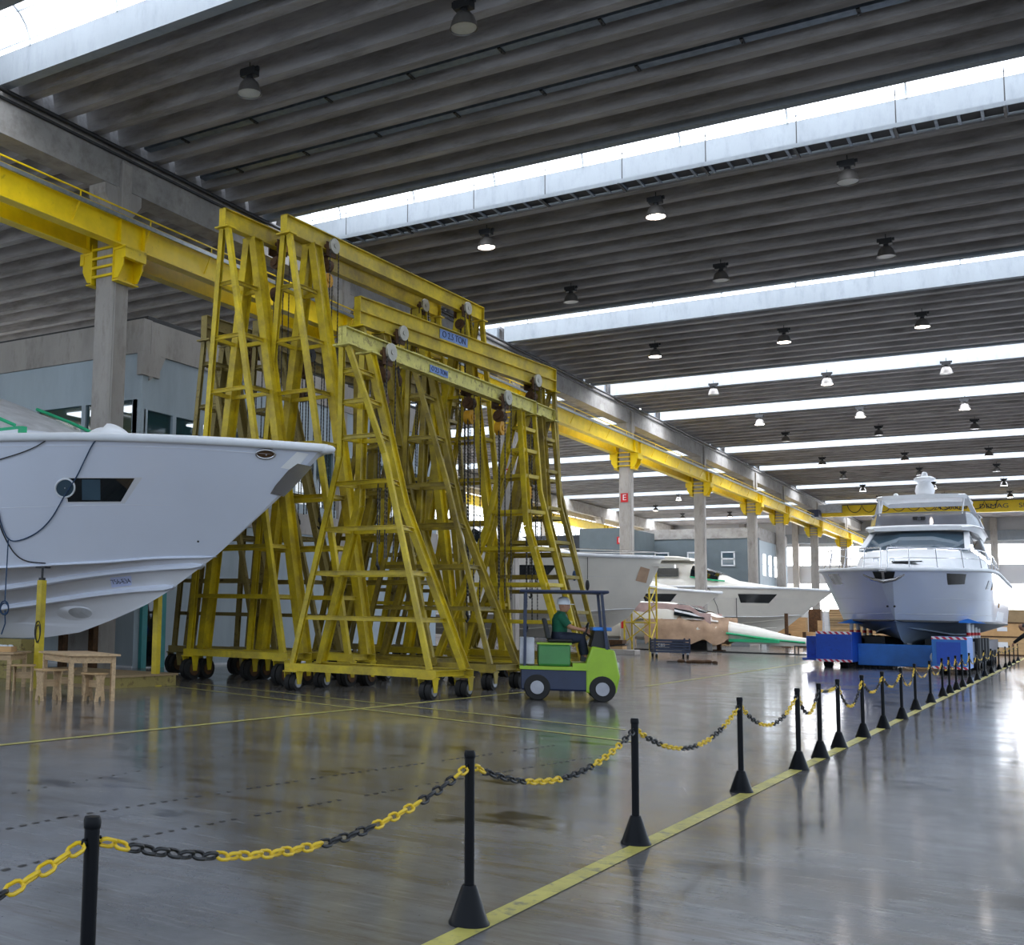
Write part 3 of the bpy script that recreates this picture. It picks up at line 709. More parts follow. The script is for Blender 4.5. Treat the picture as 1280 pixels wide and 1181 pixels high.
LV_T = [7.74, 6.69, 5.65, 4.62, 3.59, 2.6, 1.65]
G1 = gantry('tall bright yellow gantry nearest the office, second tallest beam end behind the white bow', (-13.48, 16.77), (-13.02, 25.0), 9.2, 1, (1.18, 1.28), 'yel_g', LV_T, foot=(0.72, 1.25), legs=(0.11, 0.185), zb=0.60, wheel_r=0.2)
G2 = gantry('tall bright yellow gantry with the highest beam, standing between office-side gantry and stacked-beam gantry', (-12.57, 17.57), (-12.16, 25.7), 9.15, 1, (1.2, 1.3), 'yel_g', LV_T, foot=(0.72, 1.25), legs=(0.11, 0.185), zb=0.60, wheel_r=0.2)
BE3 = [(4.6, 0.46, 0.62), (3.7, 0.5, 1.3)]
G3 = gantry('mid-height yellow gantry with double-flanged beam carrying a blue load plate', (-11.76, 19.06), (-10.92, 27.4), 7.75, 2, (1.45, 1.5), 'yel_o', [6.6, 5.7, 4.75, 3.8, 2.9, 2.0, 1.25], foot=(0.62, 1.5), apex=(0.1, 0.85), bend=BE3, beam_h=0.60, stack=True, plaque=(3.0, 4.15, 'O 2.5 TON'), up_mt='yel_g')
BE4 = [(4.06, 0.45, 0.68), (3.25, 0.46, 1.35)]
G4 = gantry('pale yellow-green gantry in front, lowest beam with a faded blue plate', (-10.03, 15.78), (-9.88, 23.6), 6.17, 3, (1.36, 1.46), 'yel_g', [5.45, 4.95, 4.37, 3.59, 2.8, 2.04, 1.27], foot=(0.66, 1.7), apex=(0.1, 0.82), bend=BE4, wheel_r=0.14, zb=0.47, beam_h=0.30, legs=(0.09, 0.13), plaque=(3.0, 3.72, 'O 2.5 TON'), up_mt='yel_p')
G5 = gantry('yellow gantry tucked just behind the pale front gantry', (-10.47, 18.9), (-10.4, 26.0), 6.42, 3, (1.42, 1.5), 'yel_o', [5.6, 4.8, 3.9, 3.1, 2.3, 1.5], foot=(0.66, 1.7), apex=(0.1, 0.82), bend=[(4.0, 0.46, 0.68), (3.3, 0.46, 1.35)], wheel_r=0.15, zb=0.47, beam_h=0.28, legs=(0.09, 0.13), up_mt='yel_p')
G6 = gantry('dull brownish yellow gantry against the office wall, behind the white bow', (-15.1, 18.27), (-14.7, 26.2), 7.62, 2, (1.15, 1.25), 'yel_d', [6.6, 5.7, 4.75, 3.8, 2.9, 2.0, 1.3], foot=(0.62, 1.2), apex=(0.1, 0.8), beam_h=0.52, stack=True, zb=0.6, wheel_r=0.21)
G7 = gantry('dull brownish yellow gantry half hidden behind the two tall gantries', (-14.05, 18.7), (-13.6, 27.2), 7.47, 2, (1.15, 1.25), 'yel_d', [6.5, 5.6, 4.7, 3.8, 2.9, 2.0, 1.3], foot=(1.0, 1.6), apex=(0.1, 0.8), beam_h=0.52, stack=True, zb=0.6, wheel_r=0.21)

# ------------------------------------------------------------------ hand chain hoists riding on the gantry beams
def hoist(G, y, H, bh, label, body, disc, drop, zlow, hook=False):
    g, rz = G
    p = Matrix.Rotation(rz, 3, 'Z') @ V((0, y, 0)) + V(g.location)
    t = thing('chain_hoist', label, 'chain hoist', (p.x, p.y, H - bh), rz, 'chain hoists hanging from the gantries')
    b = M[body]
    m = MB()
    for s in (-1, 1):
        m.b2((s * 0.10, -0.16, -0.14), (s * 0.125, 0.16, 0.16))
    m.cyl((-0.13, 0, -0.10), (0.13, 0, -0.10), 0.03, n=10)
    m.build('trolley_frame', M['rust'], t, 0)
    for s in (-1, 1):
        for q in (-0.1, 0.1): MB().cyl((s * 0.045, q, 0.06), (s * 0.10, q, 0.06), 0.06, n=14).build('trolley_wheel', M['rust'], t, 30)
    MB().cyl((0.135, 0.05, 0.10), (0.185, 0.05, 0.10), 0.16, n=20).cyl((0.13, 0.05, 0.10), (0.20, 0.05, 0.10), 0.05, n=10).build('hand_wheel', b, t, 30)
    MB().cyl((0, -0.09, -0.30), (0, 0.09, -0.30), 0.13, n=18).cyl((0, -0.12, -0.30), (0, 0.12, -0.30), 0.06, n=10).bar((0, 0, -0.10), (0, 0, -0.2), 0.05, 0.05).build('hoist_body', M['rust'], t, 30)
    z = -drop
    MB().cyl((-0.07, 0.0, z), (0.07, 0.0, z), 0.15, n=20).cyl((-0.09, 0, z), (0.09, 0, z), 0.06, n=12).build('lower_block', M[disc], t, 30)
    def strand(x, yy, z0, z1, col):
        c = MB(); zz = z0; k = 0
        while zz > z1:
            if k % 2: c.b2((x - 0.004, yy - 0.012, zz - 0.045), (x + 0.004, yy + 0.012, zz))
            else: c.b2((x - 0.012, yy - 0.004, zz - 0.045), (x + 0.012, yy + 0.004, zz))
            zz -= 0.038; k += 1
        c.build('load_chain', M['chainsteel'], t, 0)
    for q in (-0.06, 0.06): strand(0.02, q, -0.3, z, 0)
    zl = zlow - (H - bh)
    strand(0.03, -0.13, z, zl, 0); strand(-0.02, 0.02, z, zl + 0.4, 0); strand(0.05, 0.14, z, zl + 0.15, 0); strand(0.16, -0.10, 0.0, zl + 0.1, 0); strand(0.16, 0.20, 0.0, zl + 0.1, 0)
    hz = zl
    MB().tube([(0.03, -0.13, hz + 0.06), (0.03, -0.13, hz), (0.03, -0.08, hz - 0.05), (0.03, -0.07, hz - 0.11), (0.03, -0.13, hz - 0.16), (0.03, -0.19, hz - 0.12)], [0.02, 0.03, 0.026, 0.026, 0.022, 0.012], 8).build('hook', M['dark'], t, 40)
M['disc_y'] = mat('hoist_yellow', (206, 150, 24), 0.5, var=0.12, dirt=(90, 60, 24), dirt_amt=0.3)
M['disc_g'] = mat('hoist_grey_wheel', (176, 172, 160), 0.5, metal=0.3, var=0.12)
hoist(G1, 1.75, 9.2, 0.36, 'chain hoist on the tall office-side gantry near its bow-end tower', 'disc_y', 'rust', 0.95, 5.2)
hoist(G1, 7.3, 9.2, 0.36, 'chain hoist at the far end of the tall office-side gantry', 'disc_g', 'rust', 0.8, 4.6)
hoist(G2, 1.45, 9.15, 0.36, 'chain hoist with big yellow disc hanging from the highest beam', 'disc_g', 'disc_y', 0.62, 3.2)
hoist(G2, 7.1, 9.15, 0.36, 'chain hoist at the far end of the highest beam', 'disc_g', 'rust', 0.75, 4.0)
hoist(G3, 1.35, 7.75, 0.60, 'chain hoist at the office end of the double-flanged beam', 'disc_g', 'rust', 0.9, 3.0)
hoist(G3, 7.2, 7.75, 0.60, 'chain hoist with dark drum at the far end of the double-flanged beam', 'disc_g', 'dark', 0.55, 2.0)
hoist(G4, 1.3, 6.17, 0.30, 'chain hoist with grey hand wheel on the pale front beam, close to its tower', 'disc_g', 'rust', 0.75, 2.2)
hoist(G4, 6.1, 6.17, 0.30, 'chain hoist with bright yellow disc under the far end of the pale front beam', 'disc_g', 'disc_y', 0.55, 1.6)
hoist(G5, 2.6, 6.42, 0.28, 'rusty chain hoist in the middle of the tucked-in gantry beam', 'rust', 'disc_y', 0.6, 1.4)
hoist(G5, 5.6, 6.42, 0.28, 'rusty chain hoist near the far tower of the tucked-in gantry', 'rust', 'disc_y', 1.9, 1.2)
hoist(G7, 1.7, 7.47, 0.52, 'dark chain hoist on the half-hidden brownish gantry', 'dark', 'rust', 0.8, 3.4)
hoist(G6, 1.6, 7.62, 0.52, 'dark chain hoist on the brownish gantry against the office wall', 'dark', 'rust', 0.8, 3.6)
# ------------------------------------------------------------------ boats
def interp(t, x):
    if x <= t[0][0]: return t[0][1]
    for (a, p), (b, q) in zip(t[:-1], t[1:]):
        if x <= b: return p + (q - p) * (x - a) / (b - a)
    return t[-1][1]

class Hull:
    """local frame: x runs aft from the bow tip, y to the side, z up"""
    def __init__(s, L, B, stem, zs, Le, n, zc, Bc, Lc, nc, zk, flare=1.25, Lk=9.0, blunt=0.12, tumble=0.0):
        s.L, s.B, s.stem, s.zs, s.Le, s.n, s.zc, s.Bc, s.Lc, s.nc, s.zk, s.flare, s.blunt = L, B, stem, zs, Le, n, zc, Bc, Lc, nc, zk, flare, blunt
        s.kn = [0, .04, .12, .25, .4, .55, .7, .85, 1.0]      # chine .. sheer
        s.st = sorted((z, u) for u, z in stem)
    def stem_u(s, z): return interp(s.st, z)
    def full(s, u, u0, L, n):
        q = max(0.0, min(1.0, (u - u0) / L)); return 1 - (1 - q) ** n
    def pts(s, u):
        """half section at u: list of (y, z) from keel up to sheer"""
        zsh = interp(s.zs, u); zch = interp(s.zc, u); zk = interp(s.zk, u)
        bs = s.blunt * min(1, u / 0.05 + 0.2) + (s.B - s.blunt) * s.full(u, 0, s.Le, s.n)
        uc = s.stem_u(interp(s.zc, 0)); bc = s.Bc * s.full(u, uc, s.Lc, s.nc)
        return zsh, zch, zk, bs, bc, uc
    def line(s, k, u):
        """k in 0..1 chine->sheer, -1..0 keel->chine"""
        zsh, zch, zk, bs, bc, uc = s.pts(u)
        if k >= 0:
            return bc + (bs - bc) * k ** s.flare, zch + (zsh - zch) * k
        f = -k
        return bc * (1 - f) + 0.04 * math.sin(PI * (1 - f)) * bc, zch + (zk - zch) * f
    def start(s, k):
        zc0 = interp(s.zc, 0)
        z0 = zc0 + (interp(s.zs, 0) - zc0) * k if k >= 0 else zc0 - (zc0 - s.st[0][0]) * k * k
        return s.stem_u(z0), z0
    def zl(s, k, u, u0, z0):
        if k >= 1: return interp(s.zs, u)
        if k >= 0: z = s.line(k, u)[1]; Lb = 1.6
        else: z = interp(s.zc, u) + (interp(s.zk, 99) - interp(s.zc, u)) * -k; Lb = 4.5
        if k <= -1: return max(interp(s.zk, u), s.st[0][0]) if u < s.st[0][1] else interp(s.zk, u)
        w = max(0.0, min(1.0, (u - u0) / Lb)); w = w * w * (3 - 2 * w) * 0.5 + w * 0.5
        return z0 + (z - z0) * w
    def row(s, k, N=44):
        u0, z0 = s.start(k); out = []
        if k <= -1: u0, z0 = s.stem_u(interp(s.zc, 0)), 0
        for i in range(N + 1):
            v = (i / N) ** 1.8; u = u0 + (s.L - u0) * v
            out.append((u, 0.0 if k <= -1 else s.b_at(k, u, u0), s.keel(u) if k <= -1 else s.zl(k, u, u0, z0)))
        return out
    def keel(s, u):
        ps = sorted((uu, z) for z, uu in s.st); return interp(ps, u)
    def b_at(s, k, u, u0):
        zsh, zch, zk, bs, bc, uc = s.pts(u)
        if k >= 0:
            # each waterline opens from its own stem point
            Lk = s.Lc + (s.Le - s.Lc) * k; nk = s.nc + (s.n - s.nc) * k; Bk = s.Bc + (s.B - s.Bc) * k ** s.flare
            return s.blunt * k * 0.6 + (Bk - s.blunt * k * 0.6) * s.full(u, u0, Lk, nk)
        f = -k; Bk = s.Bc * (1 - f)
        return Bk * s.full(u, u0, s.Lc * 1.1, s.nc * 0.95)
    def side(s, u, z):
        """half breadth of the topsides at (u, z)"""
        p = []
        for k in [i / 24 for i in range(25)]:
            u0, z0 = s.start(k)
            if u < u0: continue
            p.append((s.zl(k, u, u0, z0), s.b_at(k, u, u0)))
        p.sort(); return interp(p, z) if p else 0.0
    def under(s, u, z):
        p = [(s.keel(u), 0.0)]
        for k in [-i / 24 for i in range(24)]:
            u0, z0 = s.start(k)
            if u >= u0: p.append((s.zl(k, u, u0, z0), s.b_at(k, u, u0)))
        p.sort(); return interp(p, z)
    def skin(s, ks, N=44):
        m = MB(); rows = [s.row(k, N) for k in ks]
        for sg in (1, -1):
            m.loft([[V((u, sg * b, z)) for u, b, z in r] for r in rows], False)
        m.loft([[V((r[0][0], sg * r[0][1], r[0][2])) for r in rows] for sg in (1, -1)], False)   # stem face
        return m, rows
    def topsides(s, name, mt, t): m, r = s.skin(s.kn); return m.build(name, mt, t, 35)
    def bottom(s, name, mt, t):
        m, r = s.skin([-1, -.85, -.7, -.55, -.4, -.25, -.1, 0]); tr = MB()
        ks = [-1, -.7, -.4, 0] + s.kn[1:]
        ring = [V((s.L, s.b_at(k, s.L, s.start(k)[0]), s.line(k, s.L)[1])) for k in ks]
        m.poly(ring + [V((p.x, -p.y, p.z)) for p in reversed(ring)])
        return m.build(name, mt, t, 35)
    def deck(s, name, mt, t, drop=0.05, crown=0.12):
        m = MB(); r = s.row(1.0); rings = []
        for u, b, z in r: rings.append([V((u, b * q, z - drop + crown * (1 - q * q) * min(1, b))) for q in (-1, -.75, -.4, 0, .4, .75, 1)])
        return m.loft(rings, False).build(name, mt, t, 35)
    def rail(s, name, mt, t, r=0.06, dz=0.0):
        m = MB()
        row = s.row(1.0)
        a = [V((u, b, z + dz)) for u, b, z in row]; c = [V((u, -b, z + dz)) for u, b, z in row]
        pts = list(reversed(a)) + [V((-0.04, 0, row[0][2] + dz))] + c
        return m.tube(pts, r, 10).build(name, mt, t, 50)
    def strip(s, name, mt, t, k, w=0.05, d=0.05, u1=None, um=0.0, sides=(1, -1)):
        """slim rail following hull line k; each side a mesh of its own"""
        row = [q for q in s.row(k, 60) if q[0] >= um and (u1 is None or q[0] <= u1)]
        n = len(row)
        for sg in sides:
            rings = []
            for i, (u, b, z) in enumerate(row):
                e = min(1.0, i / 6)
                rings.append([V((u, sg * (b - 0.03), z + w * 0.6 * e)), V((u, sg * (b + d * e), z - w * 0.1 * e)), V((u, sg * (b + d * e * 0.9), z - w * 0.4 * e)), V((u, sg * (b - 0.06), z - w * 0.5 * e))])
            MB().loft(rings, True, False, True).build(name, mt, t, 30)
    def patch(s, name, mt, t, quad, off=0.012, sg=1, n=8, m_=3):
        """panel lying on the hull side; quad = four (u, z) corners in order"""
        rings = []
        (a, b, c, d) = [V((q[0], q[1], 0)) for q in quad]
        for i in range(n + 1):
            f = i / n; p = a + (b - a) * f; q = d + (c - d) * f; ring = []
            for j in range(m_ + 1):
                x = p + (q - p) * (j / m_); ring.append(V((x.x, sg * (s.side(x.x, x.y) + off), x.y)))
            rings.append(ring)
        g = MB().loft(rings, False); inner = [[V((v.x, v.y - sg * (off + 0.03), v.z)) for v in r] for r in rings]
        g.loft(inner, False)
        g.loft([[r[0] for r in rings], [r[0] for r in inner]], False); g.loft([[r[-1] for r in rings], [r[-1] for r in inner]], False)
        g.loft([rings[0], inner[0]], False); g.loft([rings[-1], inner[-1]], False)
        return g.build(name, mt, t, 40)

def loft_sections(m, secs, closed=False, caps=True):
    """secs: (u, half width bottom, half width top, z bottom, z top, corner)"""
    rings = []
    for u, wb, wt, zb, zt, c in secs:
        h = zt - zb
        rings.append([V((u, y, z)) for y, z in ((-wb, zb), (-(wb + (wt - wb) * 0.6), zb + h * 0.6), (-wt, zt - c), (-(wt - c), zt - c * 0.25), (-wt * 0.4, zt + c * 0.1), (0, zt + c * 0.15), (wt * 0.4, zt + c * 0.1), (wt - c, zt - c * 0.25), (wt, zt - c), (wb + (wt - wb) * 0.6, zb + h * 0.6), (wb, zb))])
    return m.loft(rings, closed, False, caps)

# ---- the white yacht hull in front: lies across the hall with its bow towards the gantries
A = Hull(14, 2.85, [(0, 3.96), (0.66, 3.38), (2.13, 2.28), (2.66, 1.97), (3.17, 1.67), (3.73, 1.41), (4.49, 1.15), (5.28, 0.91), (6.11, 0.8), (6.9, 0.76)],
         [(0, 3.96), (1, 4.0), (3, 4.06), (6, 4.12), (14, 4.1)], 7, 2.6, [(0, 2.26), (3, 2.2), (5.5, 2.03), (9, 1.95), (14, 1.95)], 2.3, 6.6, 1.9, [(0, 2.26), (5.28, 0.91), (6.11, 0.8), (6.9, 0.76), (14, 0.75)], flare=1.2)
M['sheetwhite'] = mat('white_sheet', (250, 250, 250), 0.7, var=0.01)
ya = thing('yacht_hull', 'large glossy white yacht hull with raked bow on stands beside the yellow gantries', 'yacht', (-9.84, 15.0, 0), PI)
A.topsides('topsides', M['gel'], ya); A.bottom('bottom', M['gel_b'], ya); A.deck('deck', M['gel'], ya); A.rail('bulwark_rail', M['white'], ya, 0.07)
A.strip('chine_rail', M['gel'], ya, 0.0, 0.06, 0.03, um=1.9)
A.strip('spray_rail', M['gel'], ya, -0.30, 0.15, 0.09, um=2.3); A.strip('spray_rail', M['gel'], ya, -0.58, 0.15, 0.09, um=2.9)
for k, dd in ((0.46, 0.004), (0.93, 0.006)): A.strip('styling_line', M['gel_b'], ya, k, 0.016, dd, um=2.0 if k < .9 else 0.3)
for sg in (1, -1):
    w = A.patch('hull_window', M['tint'], ya, [(3.74, 3.45), (2.66, 3.45), (3.06, 3.10), (3.87, 3.09)], 0.006, sg)
    A.patch('window_recess', M['gel_b'], ya, [(3.77, 3.465), (2.54, 3.465), (3.02, 3.07), (3.91, 3.07)], 0.002, sg)
    A.patch('window_blind', M['tint_b'], w, [(3.46, 3.43), (3.18, 3.43), (3.35, 3.12), (3.63, 3.12)], 0.009, sg, 4)
    def disc(uc, zc, ru, rz, off): return [V((uc + ru * math.cos(a) - .6 * rz * math.sin(a), sg * (A.side(uc + ru * math.cos(a) - .6 * rz * math.sin(a), zc + rz * math.sin(a)) + off), zc + rz * math.sin(a))) for a in [2 * PI * i / 24 for i in range(24)]]
    po = MB().tube(disc(3.80, 3.30, 0.155, 0.14, 0.012), 0.016, 8, closed=True).build('porthole', M['white'], ya, 50)
    MB().loft([disc(3.80, 3.30, 0.145, 0.13, 0.014), disc(3.80, 3.30, 0.01, 0.01, 0.016)], True).build('porthole_glass', M['tint_b'], po, 40)
    MB().tube(disc(0.71, 3.84, 0.115, 0.062, 0.012), 0.02, 8, closed=True).build('hawse_hole', M['chrome'], ya, 50)
    MB().loft([disc(0.71, 3.84, 0.105, 0.055, 0.008), disc(0.71, 3.83, 0.01, 0.01, 0.004)], True).build('hawse_hole_plate', M['rust'], ya, 0)
    A.patch('masking_sheet', M['sheetwhite'], ya, [(0.31, 3.89), (0.19, 3.87), (0.46, 3.62), (0.62, 3.65)], 0.012, sg, 4)
    MB().sphere((2.28, sg * A.side(2.28, 2.5), 2.5), 0.02, 8, 6).build('hull_drain', M['dark'], ya, 40)
    th = MB(); q = []
    zc_, uc_ = 1.26, 5.25
    for i in range(20):
        an = 2 * PI * i / 20; q.append(V((uc_ + 0.42 * math.cos(an), 0, zc_ + 0.13 * math.sin(an) - 0.03 * math.cos(an))))
    by = A.under
    outer = [V((p.x, sg * (by(p.x, p.z) + 0.012), p.z)) for p in q]
    inner = [V((uc_ - 0.14 + (p.x - uc_) * 0.55, sg * (by(p.x, p.z) - 0.0 + 0.016), zc_ + (p.z - zc_) * 0.75)) for p in q]
    tu = th.loft([outer, inner], True).build('thruster_scoop', M['gel_b'], ya, 40)
    MB().poly(inner).build('thruster_tunnel', M['film'], tu, 0)
# polished stem plate under the bow
st = MB(); rg = []
for z in (3.72, 3.62, 3.5, 3.38, 3.26):
    u0 = A.stem_u(z); e = 0.15 if 3.3 < z < 3.7 else 0.11
    rg.append([V((u0 + e, A.side(u0 + e, z) + .015, z)), V((u0 - .03, .03, z - .03)), V((u0 - .055, 0, z - .04)), V((u0 - .03, -.03, z - .03)), V((u0 + e, -A.side(u0 + e, z) - .015, z))])
st.loft(rg, False)
st.build('stem_plate', M['chrome'], ya, 40)
MB().sphere((-0.05, 0, 3.94), 0.10, 14, 8, (1.6, 1, 0.75)).build('bow_cap', M['white'], ya, 50)
def hull_sticker(H, t, quad, body, size, sg=1):
    """paper label with hand lettering laid on the bottom panel"""
    (p0, p1, p2, p3) = quad; m = MB(); rings = []
    for i in range(7):
        f = i / 6; ring = []
        for j in range(4):
            g = j / 3; u = (p0[0] + (p1[0] - p0[0]) * f) * (1 - g) + (p3[0] + (p2[0] - p3[0]) * f) * g; z = (p0[1] + (p1[1] - p0[1]) * f) * (1 - g) + (p3[1] + (p2[1] - p3[1]) * f) * g
            ring.append(V((u, sg * (H.under(u, z) + 0.008), z)))
        rings.append(ring)
    lb = m.loft(rings, False).build('hull_label', M['labelpaper'], t, 0)
    tx = text('label_text', body, size, M['navy'], lb, (0, 0, 0), (0, 0, 0), ext=0.0005)
    uc = sum(q[0] for q in quad) / 4; zc = sum(q[1] for q in quad) / 4; sl = ((p1[1] - p0[1]) / (p1[0] - p0[0]))
    for v in tx.data.vertices:
        u = uc - v.co.x; z = zc + v.co.y + sl * (u - uc); v.co = V((u, sg * (H.under(u, z) + 0.013 + v.co.z), z))
M['labelpaper'] = mat('pale_label_paper', (196, 204, 236), 0.6, var=0.03)
hull_sticker(A, ya, [(4.10, 1.89), (3.72, 1.925), (3.82, 1.765), (4.21, 1.72)], '756-E34', 0.105)
# coachroof and masked windscreen
ca = MB(); loft_sections(ca, [(5.0, 1.0, 0.8, 4.1, 4.22, 0.06), (6.2, 1.6, 1.35, 4.1, 4.72, 0.2), (7.4, 1.8, 1.5, 4.1, 5.2, 0.25), (8.5, 1.9, 1.5, 4.1, 5.6, 0.25), (12, 1.95, 1.5, 4.1, 5.7, 0.25)])
cab = ca.build('coachroof', M['gel'], ya, 40)
fl = MB(); loft_sections(fl, [(5.9, 1.5, 1.2, 4.3, 4.6, 0.12), (6.6, 1.66, 1.42, 4.4, 4.92, 0.2), (7.4, 1.83, 1.54, 4.45, 5.24, 0.25), (8.4, 1.92, 1.53, 4.5, 5.62, 0.25)])
fl.build('windscreen_film', M['film'], ya, 40)
for sg in (1, -1):
    MB().tube([(5.9, sg * 1.22, 4.62), (6.6, sg * 1.44, 4.92), (7.4, sg * 1.56, 5.22), (8.4, sg * 1.55, 5.58)], 0.035, 6).build('masking_tape', M['tape'], ya, 40)
    MB().tube([(5.6, sg * 1.46, 4.32), (6.6, sg * 1.72, 4.40), (7.4, sg * 1.87, 4.45), (8.4, sg * 1.96, 4.5)], 0.035, 6).build('masking_tape', M['tape'], ya, 40)
    MB().b2((4.75, sg * 2.05, 4.10), (6.6, sg * 2.13, 4.36)).build('masking_board', M['white'], ya, 0)
    MB().b2((4.66, sg * 2.04, 4.10), (4.76, sg * 2.15, 4.37)).b2((4.75, sg * 2.10, 4.33), (6.6, sg * 2.14, 4.38)).build('masking_tape', M['tape'], ya, 0)
    MB().b2((3.6, sg * 1.5, 4.12), (4.6, sg * 1.75, 4.22)).build('masking_board', M['card'], ya, 0)
cl = thing('dust_sheet', 'crumpled white dust sheet lying on the foredeck of the big white hull', 'sheet', (-13.3, 13.6, 4.0))
m = MB(); random.seed(5); rings = []
for j in range(9):
    f = j / 8; ring = []
    for k in range(18):
        an = 2 * PI * k / 18; rad = math.cos(f * PI / 2 * .98)
        ring.append(V((0.52 * rad * math.cos(an) * (1 + 0.12 * math.sin(3 * an + 4 * f)), 0.30 * rad * math.sin(an), 0.34 * math.sin(f * PI / 2) * (1 + 0.10 * math.sin(5 * an) + .12 * math.cos(an)) + 0.02)))
    rings.append(ring)
m.loft(rings, True, False, True).build('sheet_fold', M['white'], cl, 60)
def hull_pt(h, u, z, off, o, rz): 
    v = Matrix.Rotation(rz, 3, 'Z') @ V((u, h.side(u, z) + off, z)); return v + V(o)
AO = (-9.84, 15.0, 0)
def rope(name, label, uz, r, mt, loop=None):
    pts = [hull_pt(A, u, z, 0.03, AO, PI) for u, z in uz]
    # smooth
    P = []
    for i in range(len(pts) - 1):
        p0 = pts[max(0, i - 1)]; p1 = pts[i]; p2 = pts[i + 1]; p3 = pts[min(len(pts) - 1, i + 2)]
        for k in range(8):
            t = k / 8; P.append(0.5 * ((2 * p1) + (p2 - p0) * t + (2 * p0 - 5 * p1 + 4 * p2 - p3) * t * t + (3 * p1 - p0 - 3 * p2 + p3) * t ** 3))
    P.append(pts[-1]); m = MB().tube(P, r, 6)
    if loop: m.tube([pts[-1] + V((loop * math.cos(a), -0.02, loop * math.sin(a) - loop)) for a in [2 * PI * i / 16 for i in range(16)]], r, 6, closed=True)
    o = m.build(name, mt, None, 60); tag(o, label, 'rope'); return o
rope('mooring_rope', 'thin dark blue rope looping down the white hull side across the dark window', [(2.70, 4.10), (2.83, 4.05), (3.0, 3.95), (3.25, 3.72), (3.51, 3.47), (3.86, 3.18), (4.26, 2.83), (4.62, 2.6), (4.99, 2.47), (5.16, 2.5), (5.17, 2.74), (5.12, 2.93)], 0.011, M['rope'])
rope('mooring_rope', 'thin dark cable sagging from the hull side to the yellow boat stand', [(5.12, 2.93), (5.19, 2.8), (5.21, 2.52), (5.16, 2.25), (5.01, 2.13), (4.72, 2.10)], 0.011, M['cable'])
rope('mooring_rope', 'thin dark rope running from the masked foredeck down the hull side out of frame', [(3.62, 4.07), (3.9, 3.95), (4.24, 3.85), (4.74, 3.75), (5.4, 3.62)], 0.009, M['cable'])
p0 = hull_pt(A, 5.16, 2.48, 0.04, AO, PI); zt = p0.z
tag(MB().tube([p0, p0 + V((0, -0.01, -1.05))], 0.011, 6).tube([p0 + V((0.11 * math.cos(a), -0.02, -1.15 + 0.11 * math.sin(a))) for a in [2 * PI * i / 18 for i in range(18)]], 0.012, 6, closed=True).tube([p0 + V((0.02 + 0.10 * math.cos(a), -0.03, -1.17 + 0.10 * math.sin(a))) for a in [2 * PI * i / 18 for i in range(18)]], 0.012, 6, closed=True).tube([p0 + V((0, 0, -1.2)), p0 + V((0.02, 0, -1.42)), p0 + V((-0.06, 0, -1.6))], 0.012, 6).build('hanging_rope', M['rope'], None, 60), 'blue rope hanging straight down with a coiled end below the white hull', 'rope')

# ---- row of moulded hulls across the hall
def side_boat(name, label, loc, H, mt, parts=True):
    t = thing(name, label, 'yacht', loc, PI)
    H.topsides('topsides', M[mt], t); H.bottom('bottom', M[mt], t); H.deck('deck', M[mt], t, 0.04); H.rail('bulwark_rail', M['white'], t, 0.08)
    H.strip('chine_rail', M['gel_b'], t, 0.0, 0.07, 0.05, um=H.stem_u(interp(H.zc, 0)))
    H.strip('spray_rail', M[mt], t, -0.35, 0.10, 0.06, um=H.stem_u(interp(H.zc, 0)) + .6); H.strip('spray_rail', M[mt], t, -0.65, 0.10, 0.06, um=H.stem_u(interp(H.zc, 0)) + 1.3)
    H.strip('styling_line', M['film'], t, 0.62, 0.02, 0.004, um=1.2)
    return t
C1 = Hull(16, 2.7, [(0, 4.1), (0.25, 3.5), (0.78, 2.45), (1.5, 1.5), (2.4, 0.95), (3.6, 0.62), (5, 0.55)], [(0, 4.1), (2, 4.12), (6, 4.3), (10, 4.6), (16, 4.6)], 6.5, 2.5, [(0, 1.9), (3, 1.75), (8, 1.5), (16, 1.5)], 2.3, 6, 1.8, [(0, 1.9), (2.4, .95), (3.6, .62), (5, .55), (16, .55)])
c1 = side_boat('yacht_hull', 'cream yacht hull partly behind the gantries with green-taped window', (-14.72, 49.2, 0), C1, 'gel_c')
for sg in (1, -1):
    w = C1.patch('hull_window', M['tint'], c1, [(5.9, 3.72), (3.9, 3.7), (4.3, 3.25), (5.8, 3.25)], 0.01, sg)
    MB().tube([V((u, sg * (C1.side(u, z) + 0.03), z)) for u, z in ((5.95, 3.3), (5.95, 3.2), (4.4, 3.2))], 0.03, 6).build('tape_edge', M['tape'], w, 40)
    MB().tube([V((5.75 + 0.2 * math.cos(a), sg * (C1.side(5.75, 3.5) + 0.03), 3.5 + 0.2 * math.sin(a))) for a in [2 * PI * i / 18 for i in range(18)]], 0.025, 6, closed=True).build('porthole_ring', M['white'], w, 50)
    for u, z0, z1, mm in ((3.1, 4.05, 3.0, 'rope'), (2.6, 4.05, 2.6, 'cable')):
        MB().tube([V((u, sg * (C1.side(u, 4.0) + 0.06), z0)), V((u, sg * (C1.side(u, 4.0) + 0.08), z1 + 0.5))], 0.015, 6).sphere((u, sg * (C1.side(u, 4.0) + 0.1), z1 + 0.25), 0.09, 10, 8, (1, 1, 2.6)).build('hanging_fender', M[mm], c1, 40)
    C1.patch('brown_paper', M['paper'], c1, [(0.75, 3.7), (0.45, 3.6), (0.65, 3.0), (1.0, 3.1)], 0.02, sg, 4)
MB().tube([(6, -1.9, 4.55), (3, -1.3, 4.45), (0.2, 0, 4.35), (3, 1.3, 4.45), (6, 1.9, 4.55)], 0.025, 6).build('bow_rail', M['chrome'], c1, 40)
